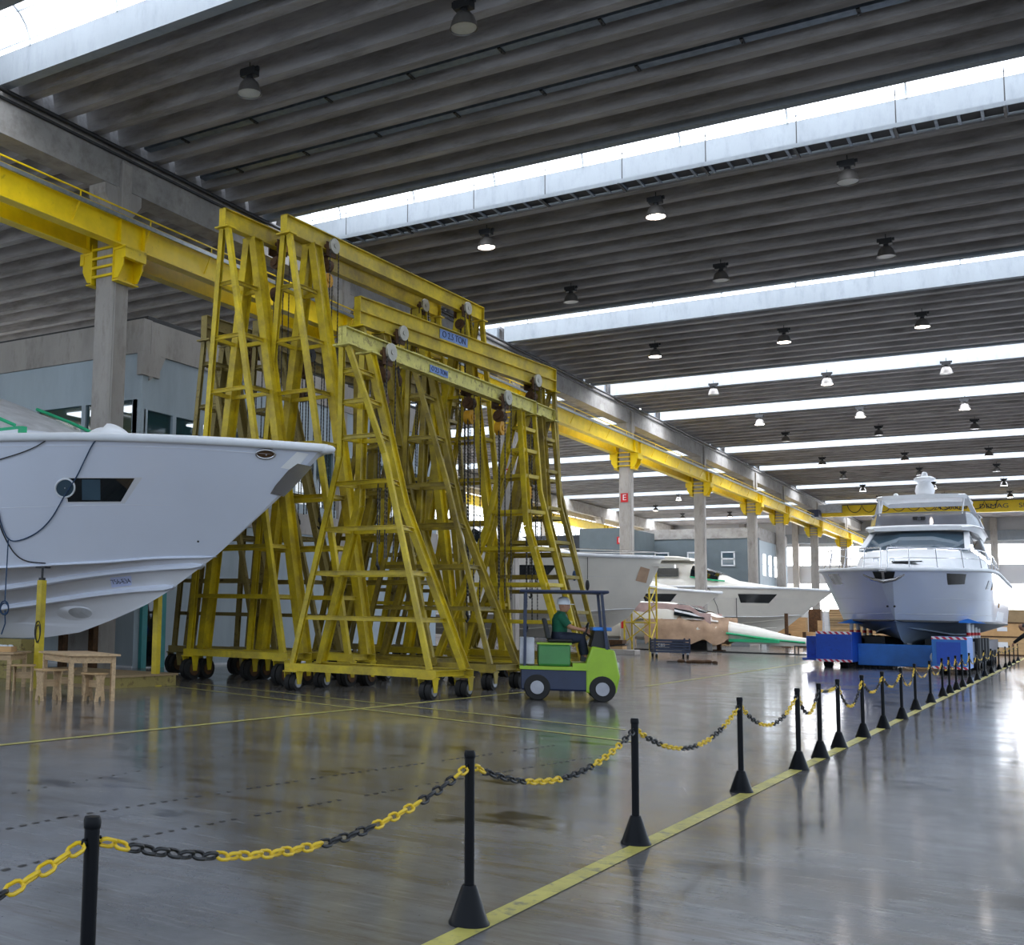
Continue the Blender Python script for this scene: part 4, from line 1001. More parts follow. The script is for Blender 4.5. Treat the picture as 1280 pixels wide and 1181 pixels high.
ap = MB(); ap.poly([(-0.55, -0.12, 3.65), (-0.55, 0.12, 3.65), (0.5, 0.3, 3.75), (0.5, -0.3, 3.75)], 0.14, (0, 0, 1)); ap.build('anchor_platform', M['gel_c'], c1, 30)
k1 = MB(); loft_sections(k1, [(3.5, .8, .6, 4.1, 4.3, .06), (6, 1.7, 1.4, 4.2, 4.9, .2), (9, 1.9, 1.6, 4.3, 6.0, .3), (16, 1.9, 1.6, 4.4, 6.4, .3)]); k1.build('coachroof', M['gel_c'], c1, 40)
k1 = MB(); loft_sections(k1, [(6.6, 1.74, 1.46, 4.5, 5.05, .2), (7.4, 1.82, 1.5, 4.6, 5.3, .22), (8.2, 1.86, 1.6, 4.9, 5.7, .25)]); k1.build('windscreen', M['tint'], c1, 40)

C2 = Hull(13, 2.0, [(0, 3.05), (0.7, 2.5), (1.38, 1.96), (2.3, 1.35), (3.2, 0.95), (4.4, 0.75), (6, .7)], [(0, 3.05), (3, 3.25), (8, 3.5), (13, 3.5)], 6, 2.3, [(0, 1.7), (3, 1.6), (13, 1.5)], 1.8, 5.5, 1.8, [(0, 1.7), (3.2, .95), (4.4, .75), (13, .7)])
c2 = side_boat('yacht_hull', 'smaller cream yacht hull with one slim dark window, between two larger hulls', (-16.5, 66.0, 0), C2, 'gel_c')
for sg in (1, -1): C2.patch('hull_window', M['tint'], c2, [(3.9, 2.95), (2.1, 2.95), (2.5, 2.5), (3.8, 2.5)], 0.01, sg)
k2 = MB(); loft_sections(k2, [(2.5, .6, .5, 3.1, 3.35, .05), (5, 1.3, 1.1, 3.2, 4.0, .2), (7, 1.5, 1.2, 3.3, 4.7, .2), (13, 1.5, 1.2, 3.3, 4.8, .2)]); k2.build('coachroof', M['gel_c'], c2, 40)

C3 = Hull(15, 2.5, [(0, 3.42), (0.9, 2.7), (1.7, 2.05), (2.64, 1.25), (3.8, 0.55), (5.2, 0.25), (7, .2)], [(0, 3.42), (2, 3.5), (6, 3.55), (15, 3.6)], 7, 2.3, [(0, 1.95), (4, 1.8), (15, 1.7)], 2.2, 6, 1.8, [(0, 1.95), (2.64, 1.25), (3.8, .55), (5.2, .25), (15, .2)])
c3 = side_boat('motor_yacht', 'cream motor yacht with cabin and green-taped windscreen, moored farthest down the row', (-11.95, 74.0, 0), C3, 'gel_c')
for sg in (1, -1):
    C3.patch('hull_window', M['tint'], c3, [(5.0, 3.15), (2.9, 3.15), (3.4, 2.62), (4.9, 2.62)], 0.01, sg)
    c = V((6.6, sg * (C3.side(6.6, 2.95) + 0.02), 2.95)); MB().poly([c + V((0.32 * math.cos(a), 0, 0.16 * math.sin(a))) for a in [2 * PI * i / 20 for i in range(20)]], 0.03, (0, sg, 0)).build('porthole', M['tint'], c3, 30)
    MB().tube([V((5.1, sg * (C3.side(5.1, 2.9) + 0.05), 2.9)), V((5.15, sg * (C3.side(5.1, 2.2) + 0.1), 1.2))], 0.02, 6).build('hanging_rope', M['cable'], c3, 40)
    MB().tube([V((7.4, sg * (C3.side(7.4, 3.4) + 0.08), 3.5)), V((6.6, sg * (C3.side(6.6, 3.4) + 0.08), 3.45)), V((6.2, sg * (C3.side(6.2, 2.9) + 0.05), 2.4)), V((6.0, sg * (C3.side(6.2, 2.2) + 0.1), 1.3))], 0.02, 6).build('hanging_rope', M['cable'], c3, 40)
k3 = MB(); loft_sections(k3, [(3.0, .8, .6, 3.4, 3.62, .05), (5.5, 1.6, 1.3, 3.45, 4.0, .15), (7.2, 1.9, 1.5, 3.5, 4.75, .25), (8.6, 1.95, 1.55, 3.5, 5.2, .3), (14.5, 2.0, 1.6, 3.5, 5.3, .3)]); k3.build('coachroof', M['gel_c'], c3, 40)
k3 = MB(); loft_sections(k3, [(6.3, 1.76, 1.42, 3.9, 4.42, .2), (7.2, 1.93, 1.53, 4.1, 4.78, .22), (7.9, 1.96, 1.55, 4.2, 4.98, .25)]); k3.build('windscreen', M['tint'], c3, 40)
for sg in (1, -1):
    MB().tube([(5.9, sg * 1.62, 3.95), (6.6, sg * 1.82, 4.0), (7.9, sg * 1.98, 4.2)], 0.05, 6).build('masking_tape', M['tape'], c3, 40)
    MB().b2((8.6, sg * 1.9, 4.2), (12.5, sg * 2.03, 4.75)).build('side_window', M['tint'], c3, 0)
k3 = MB(); loft_sections(k3, [(8.0, 1.5, 1.5, 5.25, 5.4, .06), (9, 1.7, 1.7, 5.25, 5.55, .1), (14.5, 1.75, 1.75, 5.25, 5.6, .1)]); k3.build('flybridge', M['gel_c'], c3, 40)

# low deck moulding with paper-masked cabin
c4 = thing('deck_moulding', 'low cream boat moulding with cabin masked in brown paper, nose resting on a trestle', 'boat moulding', (-10.45, 57.7, 0), PI)
rings = []
for u, hw, zt, zb in ((0, .10, .66, .40), (0.15, .22, .74, .36), (0.9, .42, .84, .34), (2.3, .75, 1.20, .42), (3.6, 1.0, 1.45, .55), (5.0, 1.15, 1.62, .62), (7, 1.25, 1.7, .6), (10.5, 1.3, 1.7, .6)):
    rings.append([V((u, y, z)) for y, z in ((-hw * .9, zb), (-hw * 1.02, zb + (zt - zb) * .45), (-hw, zb + (zt - zb) * .6), (-hw * .72, zt - .04), (0, zt), (hw * .72, zt - .04), (hw, zb + (zt - zb) * .6), (hw * 1.02, zb + (zt - zb) * .45), (hw * .9, zb))])
MB().loft(rings, True, False, True).build('deck_shell', M['gel_c'], c4, 35)
k4 = MB(); loft_sections(k4, [(3.9, .9, .7, 1.4, 1.62, .06), (5.0, 1.15, .95, 1.5, 2.05, .15), (6.3, 1.3, 1.05, 1.5, 2.32, .18), (9.5, 1.35, 1.05, 1.5, 2.38, .18)]); k4.build('cabin_top', M['gel_c'], c4, 40)
k4 = MB(); loft_sections(k4, [(4.5, 1.07, .86, 1.55, 1.9, .1), (5.2, 1.2, .99, 1.6, 2.12, .15), (5.9, 1.3, 1.06, 1.7, 2.27, .16)]); k4.build('windscreen_opening', M['tint'], c4, 40)
random.seed(11)
for sg in (1, -1):
    rings = []
    for i in range(15):
        u = 3.4 + i * 0.28; top = 1.62 + min(0.5, max(0, (u - 4.0) * 0.3)); bot = 0.62 - 0.32 * abs(math.sin(i * 0.75)) - (0.1 if i > 9 else 0)
        hw = 1.0 + 0.10 * (u - 3.4)
        rings.append([V((u + 0.03 * math.sin(3 * j + i), sg * (min(hw, 1.3) + 0.04 + 0.05 * math.sin(i * 1.7 + j) - 0.25 * (1 - j / 5) * (1 if j < 2 else 0)), top + (bot - top) * j / 5)) for j in range(6)])
    MB().loft(rings, False).build('masking_paper', M['paper'], c4, 70)
    rings = []
    for i in range(9):
        u = 4.2 + i * 0.5
        rings.append([V((u, sg * (1.02 + 0.03 * i + 0.03 * math.sin(i * 2 + j)), 2.1 + min(.2, i * .04) - 0.18 * j + (-.3 if i < 2 else 0))) for j in range(4)])
    MB().loft(rings, False).build('masking_film', M['paper_p'], c4, 70)
    MB().b2((1.2, sg * .55, .48), (3.4, sg * .98, .62)).build('tape_strip', M['tape'], c4, 0)
    MB().tube([(0.15, sg * .2, .52), (1.2, sg * .5, .6), (2.4, sg * .8, .74), (3.5, sg * 1.06, .88)], 0.06, 6).build('tape_strip', M['tape'], c4, 40)
tr = thing('trestle', 'thin black steel trestle under the nose of the low cream moulding', 'trestle', (-10.6, 57.7, 0))
MB().b2((-.45, -.45, .33), (.45, .45, .37)).build('frame', M['dark'], tr, 0)
for x in (-.42, .42):
    for y in (-.42, .42): MB().b2((x - .025, y - .025, 0), (x + .025, y + .025, .34)).build('leg', M['dark'], tr, 0)
# ------------------------------------------------------------------ the flybridge yacht on the blue transporter
YB = (-4.7, 37.5, 0)
B = Hull(17, 2.5, [(0, 3.02), (0.5, 2.7), (1.2, 2.2), (2.0, 1.62), (2.7, 1.22), (3.5, 0.92), (4.6, 0.74), (6, 0.7)], [(0, 3.02), (3, 3.12), (8, 3.22), (17, 3.05)], 6.0, 3.0, [(0, 1.5), (4, 1.5), (17, 1.5)], 2.3, 6.5, 2.3, [(0, 1.5), (3.5, .92), (4.6, .74), (17, .7)], flare=1.15, blunt=0.35)
yb = thing('motor_yacht', 'white flybridge motor yacht facing the camera on a blue transporter', 'yacht', YB, PI / 2)
B.topsides('topsides', M['gel_s'] if 'gel_s' in M else M['gel'], yb); B.bottom('bottom', M['antifoul'], yb); B.deck('deck', M['white'], yb, 0.02, 0.2); B.rail('bulwark_rail', M['white'], yb, 0.06)
B.strip('boot_stripe', M['dark'], yb, 0.03, 0.11, 0.02, um=2.0)
B.strip('spray_rail', M['antifoul'], yb, -0.45, 0.10, 0.07, um=2.9)
B.strip('styling_line', M['film'], yb, 0.45, 0.02, 0.004, um=2.0); B.strip('styling_line', M['film'], yb, 0.16, 0.03, 0.005, um=1.6)
for sg in (1, -1):
    B.patch('hull_window', M['tint'], yb, [(2.50, 2.97), (1.65, 2.96), (2.25, 2.64), (2.95, 2.68)], 0.012, sg)
    B.patch('hull_window', M['tint'], yb, [(10.9, 2.75), (10.2, 2.75), (9.6, 2.08), (10.2, 2.08)], 0.012, sg)
    for u in (4.85, 5.75): B.patch('porthole', M['tint'], yb, [(u + .14, 2.86), (u - .14, 2.85), (u - .1, 2.58), (u + .2, 2.6)], 0.012, sg, 3)
    MB().sphere((1.3, sg * B.side(1.3, 1.95), 1.95), 0.035, 8, 6).build('hull_drain', M['dark'], yb, 40)
an = MB()
an.bar((-0.25, 0, 3.0), (0.5, 0, 3.06), 0.16, 0.06); an.cyl((-0.25, -0.1, 2.98), (-0.25, 0.1, 2.98), 0.06, n=10)
an.bar((-0.28, 0, 3.0), (-0.1, 0, 2.72), 0.07, 0.07)
an.tube([(-0.05, -0.55, 2.86), (-0.1, -0.3, 2.72), (-0.12, 0, 2.66), (-0.1, 0.3, 2.72), (-0.05, 0.55, 2.86)], [0.02, 0.05, 0.06, 0.05, 0.02], 8)
an.build('anchor', M['chrome'], yb, 40)
MB().poly([(-0.02, -0.3, 2.95), (-0.02, 0.3, 2.95), (0.12, 0.22, 2.68), (0.12, -0.22, 2.68)], 0.03, (-1, 0, 0)).build('anchor_plate', M['dark'], yb, 0)
# superstructure
m = MB(); loft_sections(m, [(2.6, .7, .5, 3.1, 3.3, .06), (4.5, 1.35, 1.15, 3.12, 3.62, .15), (7.2, 1.85, 1.6, 3.15, 4.02, .2), (9, 1.95, 1.75, 3.15, 4.1, .1), (15.5, 1.95, 1.75, 3.1, 4.1, .1)]); m.build('coachroof', M['white'], yb, 40)
# windscreen: raked panes between mullions
def quadpane(name, mt, t, a, b, c, d, th=0.04):
    n = (V(b) - V(a)).cross(V(d) - V(a)).normalized()
    return MB().poly([a, b, c, d], th, n).build(name, mt, t, 0)
M['scr'] = glass('windscreen_glass', (70, 92, 108), 0.03)
wb = [(7.55, -1.66, 4.02), (7.2, -0.56, 4.09), (7.2, 0.56, 4.09), (7.55, 1.66, 4.02)]; wt = [(9.6, -1.50, 4.80), (9.3, -0.52, 4.84), (9.3, 0.52, 4.84), (9.6, 1.50, 4.80)]
for i in range(3): quadpane('windscreen', M['scr'], yb, wb[i], wb[i + 1], wt[i + 1], wt[i])
for i in (0, 3): MB().bar(wb[i], wt[i], 0.18, 0.10).build('screen_pillar', M['white'], yb, 0)
for sg in (1, -1):
    quadpane('side_window', M['tint'], yb, (8.0, sg * 1.80, 4.08), (14.2, sg * 1.82, 4.08), (13.0, sg * 1.62, 4.78), (9.8, sg * 1.58, 4.80), 0.03)
    MB().poly([(13.0, sg * 1.6, 4.8), (14.2, sg * 1.82, 4.05), (15.5, sg * 1.8, 4.05), (14.6, sg * 1.62, 4.8)], 0.08, (0, sg, 0)).build('aft_pillar', M['white'], yb, 0)
m = MB(); loft_sections(m, [(8.9, 1.35, 1.45, 4.82, 4.97, .06), (9.4, 1.62, 1.75, 4.80, 5.06, .09), (11, 1.78, 1.95, 4.78, 5.12, .12), (15.5, 1.7, 1.85, 4.78, 5.1, .12), (16.6, 1.4, 1.5, 4.9, 5.08, .06)]); m.build('flybridge', M['white'], yb, 40)
M['flyglass'] = clear_glass('smoked_fly_screen', (120, 124, 134), 0.75)
pts = [(13.0, -1.85), (11.0, -1.8), (10.0, -1.5), (9.75, -0.6), (9.75, 0.6), (10.0, 1.5), (11.0, 1.8), (13.0, 1.85)]
MB().loft([[V((u, w, 5.08)) for u, w in pts], [V((u + 0.25, w * 0.97, 5.58)) for u, w in pts]], False).build('fly_windscreen', M['flyglass'], yb, 20)
fr = MB(); fr.tube([V((u + 0.25, w * 0.97, 5.58)) for u, w in pts], 0.02, 6)
fr.build('fly_screen_frame', M['steel'], yb, 40)
bd = MB()
for w in (-.12, .12): bd.b2((9.72, w - .07, 5.27), (9.76, w + .07, 5.40))
bd.tube([(9.72, -.2, 5.3), (9.72, -.2, 5.38), (9.72, -.02, 5.38), (9.72, .0, 5.24), (9.72, .02, 5.38), (9.72, .2, 5.38), (9.72, .2, 5.3)], 0.016, 6)
bd.build('fly_emblem', M['dark'], yb, 40)
m = MB(); loft_sections(m, [(10.2, 1.2, 1.28, 6.12, 6.26, .05), (10.6, 1.45, 1.5, 6.10, 6.30, .07), (13.8, 1.45, 1.5, 6.12, 6.3, .07)]); m.build('hardtop', M['white'], yb, 40)
for sg in (1, -1):
    MB().loft([[V((11.0, sg * 1.50, 6.2)), V((11.5, sg * 1.50, 6.2)), V((11.5, sg * 1.36, 6.2)), V((11.0, sg * 1.36, 6.2))], [V((12.0, sg * 1.90, 5.1)), V((12.6, sg * 1.90, 5.1)), V((12.6, sg * 1.72, 5.1)), V((12.0, sg * 1.72, 5.1))]], True, False, True).build('hardtop_leg', M['white'], yb, 0)
    MB().tube([(10.6, sg * 1.4, 6.15), (10.2, sg * 1.35, 5.5), (10.3, sg * 1.35, 5.1)], 0.03, 8).build('hardtop_strut', M['white'], yb, 40)
m = MB().lathe([(0.0, 6.28), (0.18, 6.28), (0.30, 6.38), (0.34, 6.55), (0.30, 6.74), (0.22, 6.84), (0.22, 6.88), (0.36, 6.94), (0.37, 7.02), (0.26, 7.08), (0.12, 7.10), (0.10, 7.2), (0.06, 7.26), (0.0, 7.28)], 20, (11.6, -0.05, 0))
m.build('radome', M['white'], yb, 50)
MB().sphere((11.2, 0.9, 6.36), .09, 10, 8).build('horn', M['white'], yb, 40)
# pulpit rail
rl = [(-0.1 + 0.0, 0.0)] 
for sg in (1, -1):
    top = []; mid = []
    for u in (0.0, 0.5, 1.3, 2.4, 3.8, 5.4, 7.2, 9.2, 11.4):
        b = B.b_at(1.0, u, 0) - 0.12; z = interp(B.zs, u) + 0.03; zt = z + 0.62 if u < 9.5 else z + 0.5
        top.append(V((u + 0.15, sg * b * .96, zt))); mid.append(V((u + .1, sg * b * .98, z + .32)))
        MB().tube([(u + 0.05, sg * b, z), (u + 0.15, sg * b * .96, zt)], 0.017, 6).build('rail_stanchion', M['chrome'], yb, 40)
    MB().tube(top, 0.02, 8).build('deck_rail', M['chrome'], yb, 50); MB().tube(mid, 0.012, 6).build('deck_rail', M['chrome'], yb, 50)
MB().tube([(0.9, -.16, 3.3), (0.9, -.16, 3.38), (0.9, -.06, 3.38), (0.9, -.06, 3.3)], .02, 6).build('deck_cleat', M['chrome'], yb, 40)
MB().tube([(0.9, .26, 3.3), (0.9, .26, 3.38), (0.9, .40, 3.38), (0.9, .40, 3.3)], .02, 6).build('deck_cleat', M['chrome'], yb, 40)
MB().b2((2.6, -.75, 3.36), (3.0, .1, 3.40)).build('deck_hatch', M['tint'], yb, 0)
# keel foot
MB().loft([[V((4.4, -.05, .82)), V((5.2, -.1, .8)), V((5.2, .1, .8)), V((4.4, .05, .82))], [V((4.9, -.08, .42)), V((5.9, -.12, .42)), V((5.9, .12, .42)), V((4.9, .08, .42))]], True, False, True).build('keel_block', M['film'], yb, 0)
# shipped scuffed white paper near the stern
B.patch('hull_paper', M['white'], yb, [(13.5, 1.95), (9.8, 1.95), (9.0, 1.62), (13.0, 1.60)], 0.015, -1, 8)

M['hazard'] = None
def hazard():
    m = bpy.data.materials.new('hazard_stripes'); m.use_nodes = True; nt = m.node_tree; b = nt.nodes['Principled BSDF']; b.inputs['Roughness'].default_value = 0.45
    tc = nt.nodes.new('ShaderNodeTexCoord'); mp = nt.nodes.new('ShaderNodeMapping'); mp.inputs['Rotation'].default_value = (0, PI / 4, 0)
    wv = nt.nodes.new('ShaderNodeTexWave'); wv.inputs['Scale'].default_value = 2.6; wv.wave_type = 'BANDS'
    cr = nt.nodes.new('ShaderNodeValToRGB'); cr.color_ramp.interpolation = 'CONSTANT'; cr.color_ramp.elements[0].color = lin((200, 40, 70)); cr.color_ramp.elements[1].position = 0.5; cr.color_ramp.elements[1].color = lin((235, 232, 240))
    nt.links.new(tc.outputs['Object'], mp.inputs[0]); nt.links.new(mp.outputs[0], wv.inputs[0]); nt.links.new(wv.outputs[1], cr.inputs[0]); nt.links.new(cr.outputs[0], b.inputs['Base Color']); return m
M['hazard'] = hazard()
tp = thing('boat_transporter', 'blue steel boat transporter with striped end boxes carrying the flybridge yacht', 'boat transporter', (-4.7, 39.0, 0))
def tbox(name, lo, hi, mt, front=True):
    o = MB().b2(lo, hi).build(name, mt, tp, 0, bevel=0.015)
    y = lo[1]
    if front:
        for z0, z1 in ((hi[2] - .075, hi[2]), (lo[2], lo[2] + .075)): MB().b2((lo[0], y - .012, z0), (hi[0], y - .002, z1)).build('hazard_strip', M['hazard'], o, 0)
    return o
tbox('end_box', (-2.22, 0.25, .20), (-1.18, 2.2, 1.14), M['blue'])
MB().b2((-2.62, .9, .25), (-2.22, 2.2, .98)).b2((-2.7, .6, .22), (-2.2, 1.0, .28)).build('side_cabinet', M['blue'], tp, 0)
o = tbox('end_box', (1.20, -1.85, .17), (2.08, .2, 1.08), M['blue_l'])
MB().b2((1.32, -1.875, .30), (1.92, -1.852, .93)).build('inset_panel', M['blue'], o, 0)
MB().b2((-1.18, 1.3, .10), (1.25, 1.9, .78)).build('cross_beam', M['blue_l'], tp, 0, bevel=.02)
for x in (-1.75, 1.65):
    MB().b2((x - .3, 2.2 if x < 0 else .2, .42), (x + .3, 15.5, .92)).build('side_beam', M['navy'], tp, 0)
    for y in (1.0 if x < 0 else -1.0, 4.0, 5.4, 6.8, 10, 11.4, 12.8):
        for s in (-.24, .24):
            if y < 2 and x < 0 and s > 0: pass
            w = MB().cyl((x + s - .11, y, .27), (x + s + .11, y, .27), .27, n=20).build('wheel', M['rubber'], tp, 30)
            MB().cyl((x + s - .12, y, .27), (x + s + .12, y, .27), .13, n=12).build('hub', M['navy'], w, 30)
MB().b2((-1.4, 7.5, .45), (1.4, 8.1, .85)).build('cross_beam', M['navy'], tp, 0); MB().b2((-1.4, 13.0, .45), (1.4, 13.6, .85)).build('cross_beam', M['navy'], tp, 0)
MB().tube([(1.05 + .15 * math.cos(a), 1.22, .42 + .15 * math.sin(a)) for a in [2 * PI * i / 20 for i in range(20)]], .05, 8, closed=True).build('towing_eye', M['white'], tp, 50)
for x in (-1.62, 1.78):
    for k, y in enumerate((3.2, 4.6, 6.0, 7.4)):
        zt = 1.5 if x > 0 else 1.42
        r = MB().cyl((x, y, .9), (x, y, zt), .06, n=12).build('hydraulic_ram', M['white'], tp, 30)
        MB().cyl((x, y, 1.1), (x, y, 1.2), .065, n=12).build('red_band', M['red'], r, 30)
        MB().cyl((x + .2, y, .25), (x + .2, y, 1.02), .12, n=12).build('ram_housing', M['dark'], tp, 30)
        sx = -1 if x > 0 else 1
        MB().add([(x - .4, y - .2, zt), (x + .4, y - .2, zt), (x + .4, y + .2, zt), (x - .4, y + .2, zt), (x, y - .1, zt + .14), (x, y + .1, zt + .14)], [(3, 2, 1, 0), (0, 1, 4), (1, 2, 5, 4), (2, 3, 5), (3, 0, 4, 5)]).build('support_pad', M['blue_l'], tp, 0)
MB().b2((-1.2, 3.0, .5), (-.6, 6.5, 1.0)).b2((.5, 3.6, .4), (1.0, 6.5, .95)).build('machinery', M['dark'], tp, 0)

# ------------------------------------------------------------------ travelling bridge crane near the end wall
bc = thing('overhead_rail_crane', 'yellow bridge crane spanning the hall above the flybridge yacht', 'bridge crane', (-8.4, 103.0, 10.42))
M['yel_s'] = mat('bridge_yellow', (232, 196, 10), 0.45, var=0.05)
g = MB().b2((-9.0, -.3, 0.0), (17.0, .3, .88)).build('girder', M['yel_s'], bc, 0)
text('girder_text', '24 5000-09   DEMAG    SI', .5, M['navy'], g, (2.3, -.32, .44), (PI / 2, 0, 0), sx=1.15)
MB().b2((-9.9, -1.6, -.1), (-9.0, 1.6, .5)).build('end_carriage', M['navy'], bc, 0)
MB().b2((-9.2, -.65, .3), (-7.4, -.3, .95)).build('control_cabinet', M['film'], bc, 0)
fs = []
for i in range(0, 90):
    x = -7 + i * .12; fs.append((x, -.4, .86 - .6 * abs(math.sin(i * PI / 9)) ** .6 * (1 if i < 88 else 0)))
MB().tube(fs, .03, 6).bar((-9, -.42, .9), (17, -.42, .9), .05, .05).build('festoon_cable', M['cable'], bc, 50)
MB().b2((5.9, -.9, -.5), (7.2, .3, .05)).cyl((6.5, -.3, -.9), (6.5, -.3, -.4), .12, n=10).build('hoist_trolley', M['navy'], bc, 0)

# ------------------------------------------------------------------ stacked goods by the end of the hall
def crate(x, y, z, sx, sy, sz, mt, label, cat='crate', group=None, slats=0, name='crate'):
    t = thing(name, label, cat, (x, y, z), 0, group)
    MB().b2((-sx / 2, -sy / 2, 0), (sx / 2, sy / 2, sz)).build('body', M[mt], t, 0)
    for i in range(slats):
        zz = sz * (i + .5) / slats
        MB().b2((-sx / 2 - .03, -sy / 2 - .03, zz - .05), (sx / 2 + .03, -sy / 2, zz + .05)).build('batten', M['ply'], t, 0)
    return t
M['plywood_d'] = mat('dark_plywood', (150, 126, 92), 0.7, var=0.12, scale=2)
lv = ['bottom', 'second', 'third', 'top']
for c, (x, sx) in enumerate(((-11.75, 4.0), (-7.6, 3.9), (-3.2, 3.4), (.4, 3.4))):
    for k in range(4 if c < 2 else 3):
        h = .62 if c < 2 else (.72 if k else .92)
        z = sum((.62 if c < 2 else (.92 if q == 0 else .72)) for q in range(k))
        nm = ('timber pack', 'timber pack', 'packing crate', 'packing crate')[c]
        lab = {0: 'tan %s, %s of the stack beside the white end pillars left of the yacht', 1: 'tan %s, %s of the stack straight behind the flybridge yacht', 2: 'brown %s, %s of the stack seen just past the yacht stern', 3: 'brown %s, %s of the outermost stack beyond the barrier posts'}[c] % (nm, lv[k] if k < (3 if c < 2 else 2) else 'topmost')
        t = crate(x, 84 if c < 2 else 70 , z, sx, 2.2, h, ('plywood_d', 'card', 'ply', 'card')[(k + c) % 4] if c >= 2 else ('plywood_d', 'ply')[k % 2], lab, 'crate', 'stacked crates behind the flybridge yacht', name='timber_pack' if c < 2 else 'packing_crate')
        if c < 2:
            for q in (.25, .5, .75): MB().b2((-sx / 2 - .01, -1.115, h * q - .012), (sx / 2 + .01, -1.1, h * q + .012)).build('board_gap', M['rust'], t, 0)
        else:
            MB().b2((-.3, -1.125, h * .45), (.15, -1.1, h * .75)).build('white_label', M['white'], t, 0)
            MB().b2((-sx / 2, -1.12, 0), (sx / 2, -1.1, .07)).build('base_batten', M['rust'], t, 0)
random.seed(21)
bx = [(-17.6, 86, 1.1, 1.0, 2.6, 'card', 'tall cardboard sheet leaning by the far pillar'), (-16.5, 87, 1.2, .8, 1.9, 'ply', 'pale plywood case standing among the cardboard by the far pillar'), (-15.5, 88, .8, .7, 2.5, 'rust', 'dark brown narrow cupboard beside the pale plywood case'), (-14.9, 86.5, .35, .5, 1.7, 'ply', 'slim pale board standing against the dark brown cupboard'), (-15.9, 84.5, 1.9, .9, .9, 'card', 'low cardboard box in front of the dark brown cupboard'), (-17.2, 84.5, 1.6, .9, .75, 'dark', 'low black bundle in front of the leaning cardboard sheet')]
for x, y, sx, sy, sz, mt, lab in bx: crate(x, y, 0, sx, sy, sz, mt, lab, 'box', None, name='storage_box')
# short step ladder by the timber
t = thing('step_ladder', 'grey step ladder standing between the cardboard pile and the timber stack', 'ladder', (-13.55, 80.5, 0))
for s in (-.22, .22):
    MB().bar((s, -.35, 0), (s * .7, 0, 2.2), .05, .03).build('rail', M['film'], t, 0); MB().bar((s, .35, 0), (s * .7, 0, 2.2), .05, .03).build('rail', M['film'], t, 0)
for k in range(7): MB().bar((-.2, -.35 + .05 * k, .25 + .28 * k), (.2, -.35 + .05 * k, .25 + .28 * k), .06, .025).build('step', M['film'], t, 0)
# ------------------------------------------------------------------ stands, tables and stools by the big hull
sd = thing('boat_stand', 'bright yellow steel post with jack screw propping the chine of the big white hull', 'boat stand', (-14.32, 13.28, 0))
MB().b2((-.09, -.09, 0), (.09, .09, .02)).b2((-.055, -.055, .02), (.055, .055, 1.80)).build('post', M['yel_g'], sd, 0)
MB().cyl((0, 0, 1.80), (0, 0, 2.0), .02, n=10).b2((-.04, -.04, 1.80), (.04, .04, 1.84)).build('jack_screw', M['dark'], sd, 30)
MB().b2((-.12, -.05, 2.0), (.10, .09, 2.03)).build('jack_head', M['dark'], sd, 0)
MB().tube([(.02 + .07 * math.cos(a), -.066, .95 + .17 * math.sin(a)) for a in [2 * PI * i / 18 for i in range(18)]], .008, 6, closed=True).tube([(.03 + .05 * math.cos(a), -.072, .91 + .15 * math.sin(a)) for a in [2 * PI * i / 18 for i in range(18)]], .008, 6, closed=True).build('hanging_cable_coil', M['cable'], sd, 60)
s2 = thing('boat_stand', 'dull yellow steel post under the white bow by the low platform', 'boat stand', (-13.62, 15.42, 0))
MB().b2((-.08, -.08, 0), (.08, .08, .015)).b2((-.055, -.055, .015), (.055, .055, 1.62)).build('post', M['yel_g'], s2, 0)
for i, (x, y, h, lb) in enumerate(((-17.2, 16.6, 1.05, 'dark brown post under the far side of the white hull, farther from the bow'), (-16.35, 16.6, 1.1, 'dark brown post under the far side of the white hull, nearer the bow'))):
    q = thing('boat_stand', lb, 'boat stand', (x, y, 0)); MB().b2((-.07, -.07, 0), (.07, .07, h)).b2((-.12, -.12, 0), (.12, .12, .02)).build('post', M['rust'], q, 0)
q = thing('keel_block', 'stacked timber keel block under the white hull at the picture edge', 'keel block', (-16.9, 15.0, 0))
for k in range(3): MB().b2((-.5, -.25, k * .25), (.5, .25, k * .25 + .245)).build('timber', M['yel_d'], q, 0, bevel=.01)
q = thing('low_platform', 'low yellow steel platform with worn wooden top under the white hull', 'platform', (-14.9, 15.1, 0))
MB().b2((-1.35, -.8, 0), (1.35, .8, .18)).build('frame', M['yel_d'], q, 0)
MB().b2((-1.38, -.83, .18), (1.38, .83, .215)).build('top_board', M['plywood_d'], q, 0)
MB().b2((.3, -.95, 0), (1.4, -.86, .05)).build('edge_board', M['plywood_d'], q, 0)

def table(label, loc, rz, L, W, h):
    t = thing('work_table', label, 'table', loc, rz, 'wooden tables beside the white hull')
    MB().b2((-L / 2, -W / 2, h - .03), (L / 2, W / 2, h)).build('tabletop', M['wood'], t, 0, bevel=.004)
    for s in (-1, 1):
        MB().b2((-L / 2 + .08, s * (W / 2 - .07) - .011, h - .13), (L / 2 - .08, s * (W / 2 - .07) + .011, h - .03)).build('apron', M['wood'], t, 0)
        MB().b2((s * (L / 2 - .08) - .011, -W / 2 + .07, h - .13), (s * (L / 2 - .08) + .011, W / 2 - .07, h - .03)).build('apron', M['wood'], t, 0)
        for v in (-1, 1): MB().b2((s * (L / 2 - .09) - .03, v * (W / 2 - .08) - .03, 0), (s * (L / 2 - .09) + .03, v * (W / 2 - .08) + .03, h - .03)).build('leg', M['wood'], t, 0)
    return t
table('pale wooden work table standing clear in front of the yellow stand', (-12.38, 12.28, 0), math.atan2(.42, -.91) + PI, 1.35, .80, .68)
